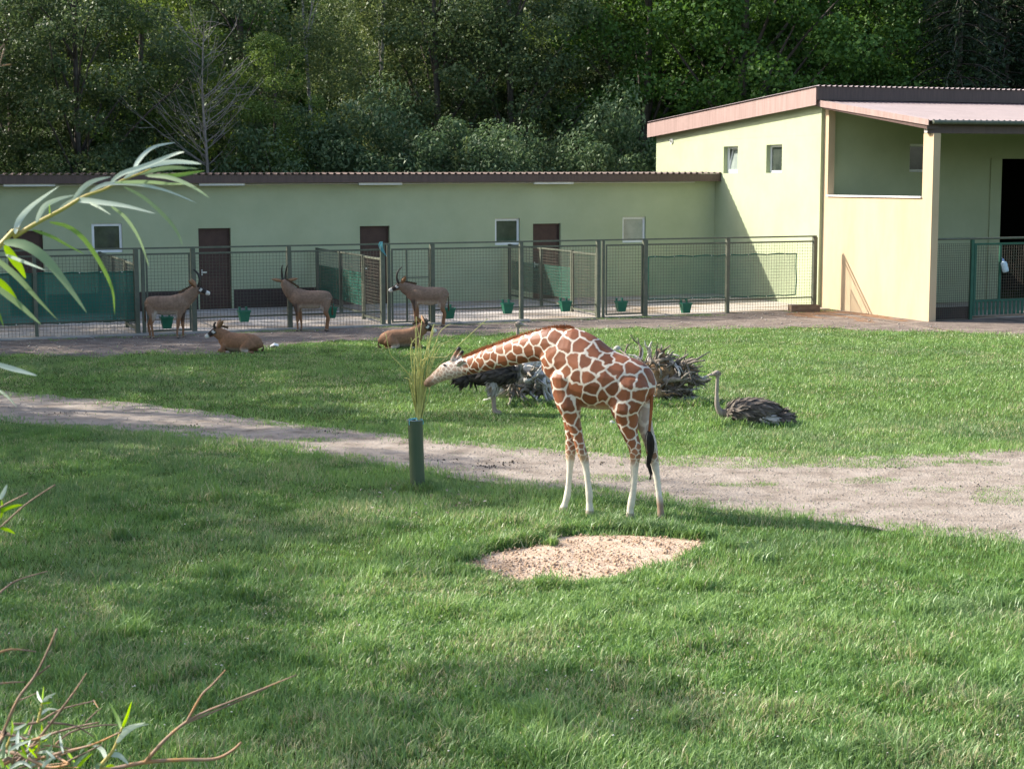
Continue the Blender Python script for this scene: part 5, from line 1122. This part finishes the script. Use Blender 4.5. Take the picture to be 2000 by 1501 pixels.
for nm, (D0, D1, dn, lod), lab in (('grass', (10.5, 18, 3200, 0), 'lush rough grass of the front lawn'), ('grass', (18, 30, 1500, 1), 'short green grass beside the gravel track'), ('grass', (30, 58, 520, 1), 'cropped green grass between track and pens')):
    V, T, c = grass_zone(D0, D1, dn, lod); tag(tri_mesh(nm, V, T, M['grass'], None, color=c), lab, 'grass', kind='stuff')
# taller fringe around the sand, round the pipe, the stumps and along the track edge
Xs = []; Ys = []; Hs = []
def fringe(pts, n_, spread, hs):
    for _ in range(n_):
        i = rng.integers(0, len(pts)-1); f_ = rng.random(); p = np.asarray(pts[i])*(1-f_)+np.asarray(pts[i+1])*f_; Xs.append(p[0]+rng.normal()*spread); Ys.append(p[1]+rng.normal()*spread); Hs.append(hs*rng.uniform(.7, 1.3))
sb = [gp(*p) for p in [(897, 1100), (922, 1083), (980, 1068), (1040, 1058), (1060, 1046), (1100, 1039), (1200, 1035), (1300, 1039), (1388, 1048)]]
fringe(sb, 8000, .07, 1.5); fringe(sb[:6], 3500, .06, 1.8)
fringe([gp(*p) for p in [(1260, 1040), (1330, 1046), (1375, 1052)]], 2500, .09, 2.2)
fringe([gp(*p) for p in [(897, 1112), (935, 1122), (985, 1135), (1040, 1150), (1120, 1152), (1203, 1143), (1256, 1124), (1328, 1103), (1380, 1080)]], 5200, .085, 1.0); fringe([gp(1045, 1146), gp(1095, 1150)], 700, .07, 1.5); fringe([gp(1068, 1064), gp(1080, 1066)], 180, .04, 1.3)
fringe([pb+np.array([.18*math.cos(a), .18*math.sin(a), 0]) for a in np.linspace(0, 6.3, 12)], 1300, .07, 1.6)
for (x0, x1, y) in ((958, 1095, 792), (1255, 1390, 792), (1400, 1545, 834)): fringe([gp(x, y) for x in np.linspace(x0, x1, 9)], 1400, .12, 1.9)
for k in range(90):
    x = rng.uniform(20, 1990); y = rng.uniform(960, 1480); q = gp(x, y)
    if inpoly(np.array([x]), np.array([y]), SAND)[0] or edge(PATH_UP, x)-10 < y < edge(PATH_LO, x)+12: continue
    a = rng.uniform(0, 6.28); fringe([q, q+np.array([.25*math.cos(a), .25*math.sin(a), 0])], 260, .10, rng.uniform(1.3, 2.1))
V, T, c = blades(np.array(Xs), np.array(Ys), 0, np.array(Hs)); tag(tri_mesh('grass_tufts', V, T, M['grass'], None, color=c), 'taller grass tufts fringing the sand and dotting the lawn', 'grass', kind='stuff')
# crumbs of soil, gravel and dung (nobody could count them)
def crumbs(P_, R, m, name, label, cat):
    base = np.array([[1, 0, 0], [-1, 0, 0], [0, 1, 0], [0, -1, 0], [0, 0, .8], [0, 0, -.6]], float); F = np.array([[0, 2, 4], [2, 1, 4], [1, 3, 4], [3, 0, 4], [2, 0, 5], [1, 2, 5], [3, 1, 5], [0, 3, 5]])
    n_ = len(P_); V = P_[:, None, :]+base[None]*R[:, None, None]*rng.uniform(.55, 1.4, (n_, 6, 3)); T = (F[None]+np.arange(n_)[:, None, None]*6).reshape(-1, 3)
    tag(tri_mesh(name, V.reshape(-1, 3), T, m), label, cat, kind='stuff')
x = rng.uniform(905, 1380, 9000); y = rng.uniform(1045, 1146, 9000); k_ = inpoly(x, y, SAND); P_ = np.array([gp(a, b_) for a, b_ in zip(x[k_], y[k_])]); cl_ = fbm(P_[:, 0]*2.2, P_[:, 1]*2.2, 71); sel = rng.random(len(P_)) < np.clip(cl_*1.6-.35, .05, 1); P_ = P_[sel]; R = .006+.022*rng.random(len(P_))**5; P_[:, 2] = .028+R*.2
crumbs(P_, R, M['clod'], 'sand_clods', 'small clods scattered over the sand hollow', 'clods')
x = rng.uniform(-60, 2060, 26000); y = rng.uniform(740, 1070, 26000); up = np.interp(x, [p[0] for p in PATH_UP], [p[1] for p in PATH_UP]); lo = np.interp(x, [p[0] for p in PATH_LO], [p[1] for p in PATH_LO]); k_ = (y > up+2) & (y < lo-2); P_ = np.array([gp(a, b_) for a, b_ in zip(x[k_], y[k_])]); R = .004+.014*rng.random(len(P_))**4; P_[:, 2] = .014+R*.3
crumbs(P_, R, M['pebble'], 'track_gravel', 'fine pale gravel lying on the track', 'gravel')
P_ = []
for (cx_, cy_, n_) in ((960, 912, 40), (1000, 905, 24), (860, 900, 18), (118, 808, 22), (380, 833, 10), (640, 845, 10), (1165, 905, 8), (1750, 915, 14), (1910, 952, 8), (1010, 878, 10)):
    for _ in range(n_): P_.append(gp(cx_+rng.normal()*30*rng.random(), cy_+rng.normal()*6*rng.random()))
P_ = np.array(P_); R = rng.uniform(.008, .021, len(P_)); P_[:, 2] = .016+R*.4; crumbs(P_, R, M['dung'], 'dung_pellets', 'dark dung pellets scattered on the track', 'dung')
x = rng.uniform(-60, 1840, 7000); y = rng.uniform(605, 696, 7000); dl = np.interp(x, [p[0] for p in DIRT_LO], [p[1] for p in DIRT_LO]); P_ = np.array([gp(a, b_) for a, b_ in zip(x, y)]); t_ = (P_-C0)@E2; s_ = (P_-C0)@E1; k_ = (y < dl) & (t_ < TF-.25) & (s_ < .1); P_ = P_[k_]; R = .008+.03*rng.random(len(P_))**4; P_[:, 2] = .016+R*.3
crumbs(P_, R, M['pebble'], 'dirt_gravel', 'small stones lying on the dirt strip', 'gravel')
# dry fallen leaves near the pipe, clover heads
P_ = np.array([gp(rng.uniform(690, 960), rng.uniform(950, 1020)) for _ in range(60)]); P_[:, 2] = rng.uniform(.04, .07, 60); V, T = leaf_quads(P_, (lambda a: a/np.linalg.norm(a, axis=1)[:, None])(np.array([0, 0, 1.])+rng.normal(size=(60, 3))*.4), .06, rng, .5)
tag(tri_mesh('fallen_leaves', V, T, leaf_mat('dry_leaf', (.16, .10, .06), (.46, .42, .36), transl=.1)), 'dry leaves scattered in the grass near the pipe', 'leaves', kind='stuff')
P_ = np.array([gp(rng.uniform(0, 2000), rng.uniform(1000, 1490)) for _ in range(150)]); P_[:, 2] = rng.uniform(.06, .10, 150); R = rng.uniform(.008, .014, 150); crumbs(P_, R, mat('clover', (.62, .58, .50), rough=.8), 'clover_heads', 'small white clover heads in the front lawn', 'clover')

# ================================================================== WILLOW BESIDE THE VIEWER
wb = empty('willow_bush', (-2.0, 2.9, 0)); tag(wb, 'willow bush with narrow silvery leaves and bare twigs close by', 'bush'); OW = local(wb)
def cp(crop, pts): # crop = (x0, y0, scale)
    return [(crop[0]+x/crop[2], crop[1]+y/crop[2]) for x, y in pts]
def wtube(pp, D, r0, r1, m, name, extra=None, dd=0.0, n=24):
    P_ = [atd(x, y, D+dd*i/(len(pp)-1))-OW for i, (x, y) in enumerate(pp)]
    if extra is not None: P_ = [np.asarray(q)-OW for q in extra]+P_
    b = MB(); b.tube(smooth_path(P_, n), list(np.linspace(r0, r1, n)*(.72 if m is M['wtwig'] else .85)), 7); return b.build(name, m, wb, smooth=True)
def wleaf(pp, D, width, m, dd=0.0, roll=0.0, k=14):
    P_ = smooth_path([atd(x, y, D+dd*i/(len(pp)-1))-OW for i, (x, y) in enumerate(pp)], k); V = []; F = []; cd = np.array([0, -1., 0])
    for i in range(k):
        f_ = i/(k-1); tn = P_[min(i+1, k-1)]-P_[max(i-1, 0)]; tn /= np.linalg.norm(tn)+1e-9; sd = np.cross(tn, cd); sd /= np.linalg.norm(sd)+1e-9; nn = np.cross(sd, tn); ro = roll*(.4+f_)
        sd = sd*math.cos(ro)+nn*math.sin(ro); nn = np.cross(sd, tn); w_ = width*.41*(math.sin(math.pi*min(1, .06+f_**.75*.94))**.8+.02); V += [P_[i]-sd*w_+nn*w_*.25, P_[i], P_[i]+sd*w_+nn*w_*.25]
    for i in range(k-1):
        for j in (0, 1): F.append((i*3+j, i*3+j+1, i*3+j+4, i*3+j+3))
    return mesh_obj('leaf', V, F, m, wb, smooth=True)
DA = 2.3
A = (0, 240, 2.68)
wtube(cp(A, [(-10, 655), (70, 600), (180, 530), (330, 450), (440, 385), (540, 350), (640, 300), (720, 270), (790, 240)]), DA, .0058, .0012, M['wstem'], 'branch', extra=[(-1.6, 2.7, -.1), (-1.55, 2.6, 1.6), (-1.35, 2.45, 3.2), (-1.05, 2.35, 4.05)], n=44)
LV = [('p', 13, [(80, 580), (100, 510), (170, 430), (310, 330)]), ('p', 12, [(190, 520), (230, 440), (300, 400), (390, 378)]), ('b', 9, [(262, 478), (262, 450), (258, 420)]), ('p', 13, [(310, 450), (400, 405), (520, 415), (660, 435), (815, 475)]),
      ('p', 11, [(385, 400), (440, 335), (500, 300), (580, 282)]), ('p', 10, [(470, 360), (560, 320), (700, 320), (870, 355), (1030, 420)]), ('p', 11, [(580, 310), (640, 265), (760, 225), (910, 165), (965, 152)]), ('p', 12, [(700, 265), (725, 200), (800, 130), (920, 102)]),
      ('p', 12, [(650, 290), (760, 230), (900, 205), (1000, 208), (1055, 216)]), ('m', 10, [(720, 270), (860, 237), (960, 235), (1040, 240)]), ('g', 10, [(780, 275), (920, 275), (1010, 262), (1075, 250)]), ('m', 10, [(760, 275), (880, 285), (1000, 330), (1097, 393)]), ('m', 9, [(600, 312), (760, 308), (900, 318), (1000, 318)]),
      ('m', 9, [(650, 335), (760, 395), (880, 505), (935, 585), (955, 645)]), ('m', 8, [(580, 435), (660, 500), (730, 610), (780, 755)]), ('g', 11, [(260, 520), (360, 545), (450, 620), (540, 760), (590, 880), (600, 1000)]), ('g', 8, [(170, 560), (270, 595), (360, 645), (445, 688)]),
      ('m', 24, [(20, 625), (130, 640), (240, 715), (350, 850), (455, 995)]), ('b', 20, [(25, 640), (70, 710), (105, 760), (135, 815)]), ('m', 18, [(-30, 700), (90, 800), (200, 920), (305, 1033)]), ('b', 16, [(-20, 810), (50, 880), (112, 978)]), ('m', 15, [(-30, 850), (90, 940), (215, 1055)]), ('p', 8, [(30, 690), (120, 725), (240, 772)]),
      ('p', 12, [(-40, 1255), (80, 1290), (195, 1322)]), ('p', 9, [(-30, 1380), (40, 1430), (92, 1490)]), ('g', 12, [(-40, 960), (0, 1010), (20, 1070)]), ('p', 8, [(470, 418), (520, 440), (580, 480)])]
g = np.random.default_rng(12)
for (kd_, w_, pp) in LV: wleaf(cp(A, pp), DA+g.uniform(-.03, .03), w_*DA/FPX, M[{'p': 'wpale', 'm': 'wmix', 'g': 'wgreen', 'b': 'wbright'}[kd_]], dd=g.uniform(-.08, .08), roll=g.uniform(-.7, .7))
# bare twigs and shoots low down
Bc = (0, 1100, 3.226); DB = 2.6
root = (-1.9, 2.9, -.1)
def low(pp, r0, r1, m='wtwig', D=DB, dd=0.0): return wtube(cp(Bc, pp), D, r0, r1, M[m], 'twig', dd=dd)
x0 = [(-1.95, 2.95, -.1), (-1.7, 2.85, 1.6), (-1.35, 2.7, 2.9)]
wtube(cp(Bc, [(300, 1500), (560, 1340), (730, 1290), (920, 1250), (1150, 1235), (1350, 1230), (1460, 1180), (1520, 1125)]), DB, .0075, .0028, M['wtwig'], 'branch', extra=x0, n=40)
low([(915, 1250), (1040, 1110), (1170, 1000), (1300, 930), (1500, 850), (1870, 700)], .0048, .0014); low([(1180, 990), (1270, 830), (1340, 760), (1420, 670)], .0034, .0014); low([(1170, 1005), (1400, 910), (1560, 840), (1690, 780)], .0026, .001)
wtube(cp(Bc, [(-60, 1220), (0, 1110), (110, 860), (220, 710), (300, 550), (360, 410)]), DB-.1, .0055, .002, M['wtwig'], 'branch', extra=[(-1.9, 2.9, -.1), (-1.6, 2.75, 1.7), (-1.15, 2.6, 3.1)], n=36)
low([(220, 710), (265, 680), (315, 640)], .003, .0015, D=DB-.1); low([(100, 1260), (260, 1080), (400, 900), (480, 790), (545, 690)], .0042, .0014)
wtube(cp(Bc, [(-60, 1330), (100, 1258), (180, 1180)]), DB, .006, .0042, M['wtwig'], 'branch', extra=[(-1.85, 2.95, -.1), (-1.5, 2.8, 1.9), (-1.1, 2.65, 3.2)], n=26)
for pp, r0 in (([(80, 1010), (230, 1000), (380, 920), (590, 865)], .0034), ([(-20, 1060), (100, 1085), (200, 1110), (330, 1070), (470, 1030), (620, 1000)], .0046), ([(350, 1140), (450, 1060), (620, 1020), (740, 1015)], .003), ([(220, 1235), (400, 1185), (580, 1140), (760, 1060)], .0038), ([(-20, 200), (100, 110), (300, 48)], .0026), ([(-20, 565), (80, 540), (230, 555)], .003), ([(-20, 758), (70, 748), (160, 745)], .0026), ([(300, 1000), (470, 1022), (590, 1090)], .003), ([(400, 1260), (520, 1200), (640, 1140)], .003), ([(-20, 1180), (120, 1200), (300, 1280), (440, 1260)], .005), ([(60, 1140), (250, 1140), (440, 1165)], .004), ([(330, 1200), (400, 1240), (430, 1255)], .004), ([(540, 1000), (600, 940), (640, 910)], .002), ([(930, 1230), (950, 1180), (960, 1150)], .0016), ([(590, 860), (620, 910)], .0014), ([(180, 1080), (200, 1020), (215, 960)], .0025), ([(-20, 1290), (150, 1210), (330, 1230)], .0045), ([(110, 860), (150, 850), (230, 815)], .0022)):
    low(pp, r0, r0*.45, dd=g.uniform(-.1, .1))
low([(590, 1320), (660, 1240), (710, 1180), (745, 1100), (770, 1030)], .004, .002, 'wstem'); low([(240, 1000), (255, 930), (270, 860)], .003, .0015, 'wstem'); low([(225, 1230), (240, 1170), (250, 1100)], .003, .0015, 'wstem'); low([(30, 1180), (60, 1110), (80, 1040)], .003, .0015, 'wstem'); low([(610, 1330), (640, 1290), (700, 1290)], .003, .002, 'wstem')
SL = [('g', 24, [(765, 1045), (740, 970), (685, 865)]), ('b', 20, [(770, 1035), (800, 960), (830, 865)]), ('p', 34, [(735, 1130), (780, 1070), (850, 1025), (945, 1008)]), ('p', 28, [(765, 1060), (810, 1030), (870, 1010), (920, 1000)]), ('p', 36, [(670, 1225), (640, 1165), (560, 1130)]), ('p', 34, [(695, 1205), (750, 1205), (812, 1265)]), ('m', 30, [(610, 1300), (625, 1260), (660, 1294)]),
      ('p', 20, [(268, 870), (245, 840), (232, 800)]), ('p', 22, [(272, 870), (305, 835), (355, 812)]), ('b', 16, [(268, 860), (272, 815), (276, 768)]), ('m', 16, [(262, 910), (240, 870), (190, 810)]), ('p', 18, [(262, 950), (300, 915), (370, 920)]), ('m', 18, [(250, 970), (225, 955), (210, 975)]), ('b', 14, [(265, 880), (300, 875), (330, 870)]),
      ('p', 20, [(250, 1100), (285, 1090), (325, 1065)]), ('m', 20, [(245, 1130), (235, 1090), (225, 1060)]), ('p', 22, [(235, 1190), (300, 1180), (350, 1188)]), ('b', 16, [(250, 1105), (265, 1060), (262, 1010)]), ('m', 22, [(240, 1150), (275, 1130), (300, 1140)]), ('p', 26, [(225, 1225), (190, 1190), (165, 1230)]),
      ('p', 20, [(80, 1045), (120, 1030), (170, 1005)]), ('m', 20, [(75, 1070), (45, 1030), (30, 990)]), ('p', 22, [(60, 1110), (110, 1095), (140, 1100)]), ('b', 18, [(70, 1080), (80, 1030), (75, 985)]), ('m', 26, [(20, 1170), (0, 1220), (10, 1290)]), ('p', 30, [(330, 1290), (240, 1250), (180, 1285)]), ('p', 24, [(60, 1290), (140, 1250), (200, 1290)]), ('b', 22, [(660, 1294), (700, 1270), (740, 1294)])]
for (kd_, w_, pp) in SL: wleaf(cp(Bc, pp), DB+g.uniform(-.04, .04), w_/3.226*1.25*DB/FPX, M[{'p': 'wpale', 'm': 'wmix', 'g': 'wgreen', 'b': 'wbright'}[kd_]], dd=g.uniform(-.05, .05), roll=g.uniform(-.5, .5), k=10)
for k in range(34):
    x = g.uniform(-10, 620)*g.uniform(.3, 1); y = g.uniform(1180, 1310) if x > 160 else g.uniform(1020, 1310); a = g.uniform(-2.6, -.4); L_ = g.uniform(70, 150)
    wleaf(cp(Bc, [(x, y), (x+L_*.5*math.cos(a), y+L_*.5*math.sin(a)-6), (x+L_*math.cos(a)+8, y+L_*math.sin(a))]), DB+g.uniform(-.12, .15), g.uniform(12, 20)/3.226*1.25*DB/FPX*1.2, M[('wpale', 'wmix', 'wgreen', 'wbright')[k % 4]], dd=g.uniform(-.05, .05), roll=g.uniform(-.8, .8), k=10)
for k in range(9):
    x = g.uniform(-20, 260); y = g.uniform(1190, 1300); low([(x, y+60), (x+g.uniform(20, 90), y), (x+g.uniform(120, 300), y-g.uniform(10, 120))], g.uniform(.002, .004), .001, dd=g.uniform(-.1, .1))
# shoots at the left edge halfway up
wtube([(-30, 1055), (0, 1030), (50, 985), (108, 946)], 2.5, .004, .0014, M['wtwig'], 'twig', extra=[(-1.9, 2.9, -.1), (-1.5, 2.75, 2.0), (-1.1, 2.6, 3.3)], n=30); wtube([(-30, 1010), (10, 985), (55, 962)], 2.5, .003, .0012, M['wtwig'], 'twig')
for (kd_, w_, pp) in (('b', 7, [(0, 1000), (20, 990), (45, 985)]), ('b', 6, [(0, 1012), (5, 995), (3, 975)]), ('p', 7, [(0, 975), (8, 960), (14, 945)]), ('b', 6, [(0, 1030), (18, 1035), (30, 1042)])): wleaf(pp, 2.5, w_*2.5/FPX*1.4, M[{'p': 'wpale', 'b': 'wbright'}[kd_]], k=8)
wtube([(-30, 136), (0, 129), (22, 126)], 2.4, .0022, .001, M['wtwig'], 'twig', extra=[(-1.4, 2.6, 3.3), (-1.1, 2.45, 4.2)], n=20)
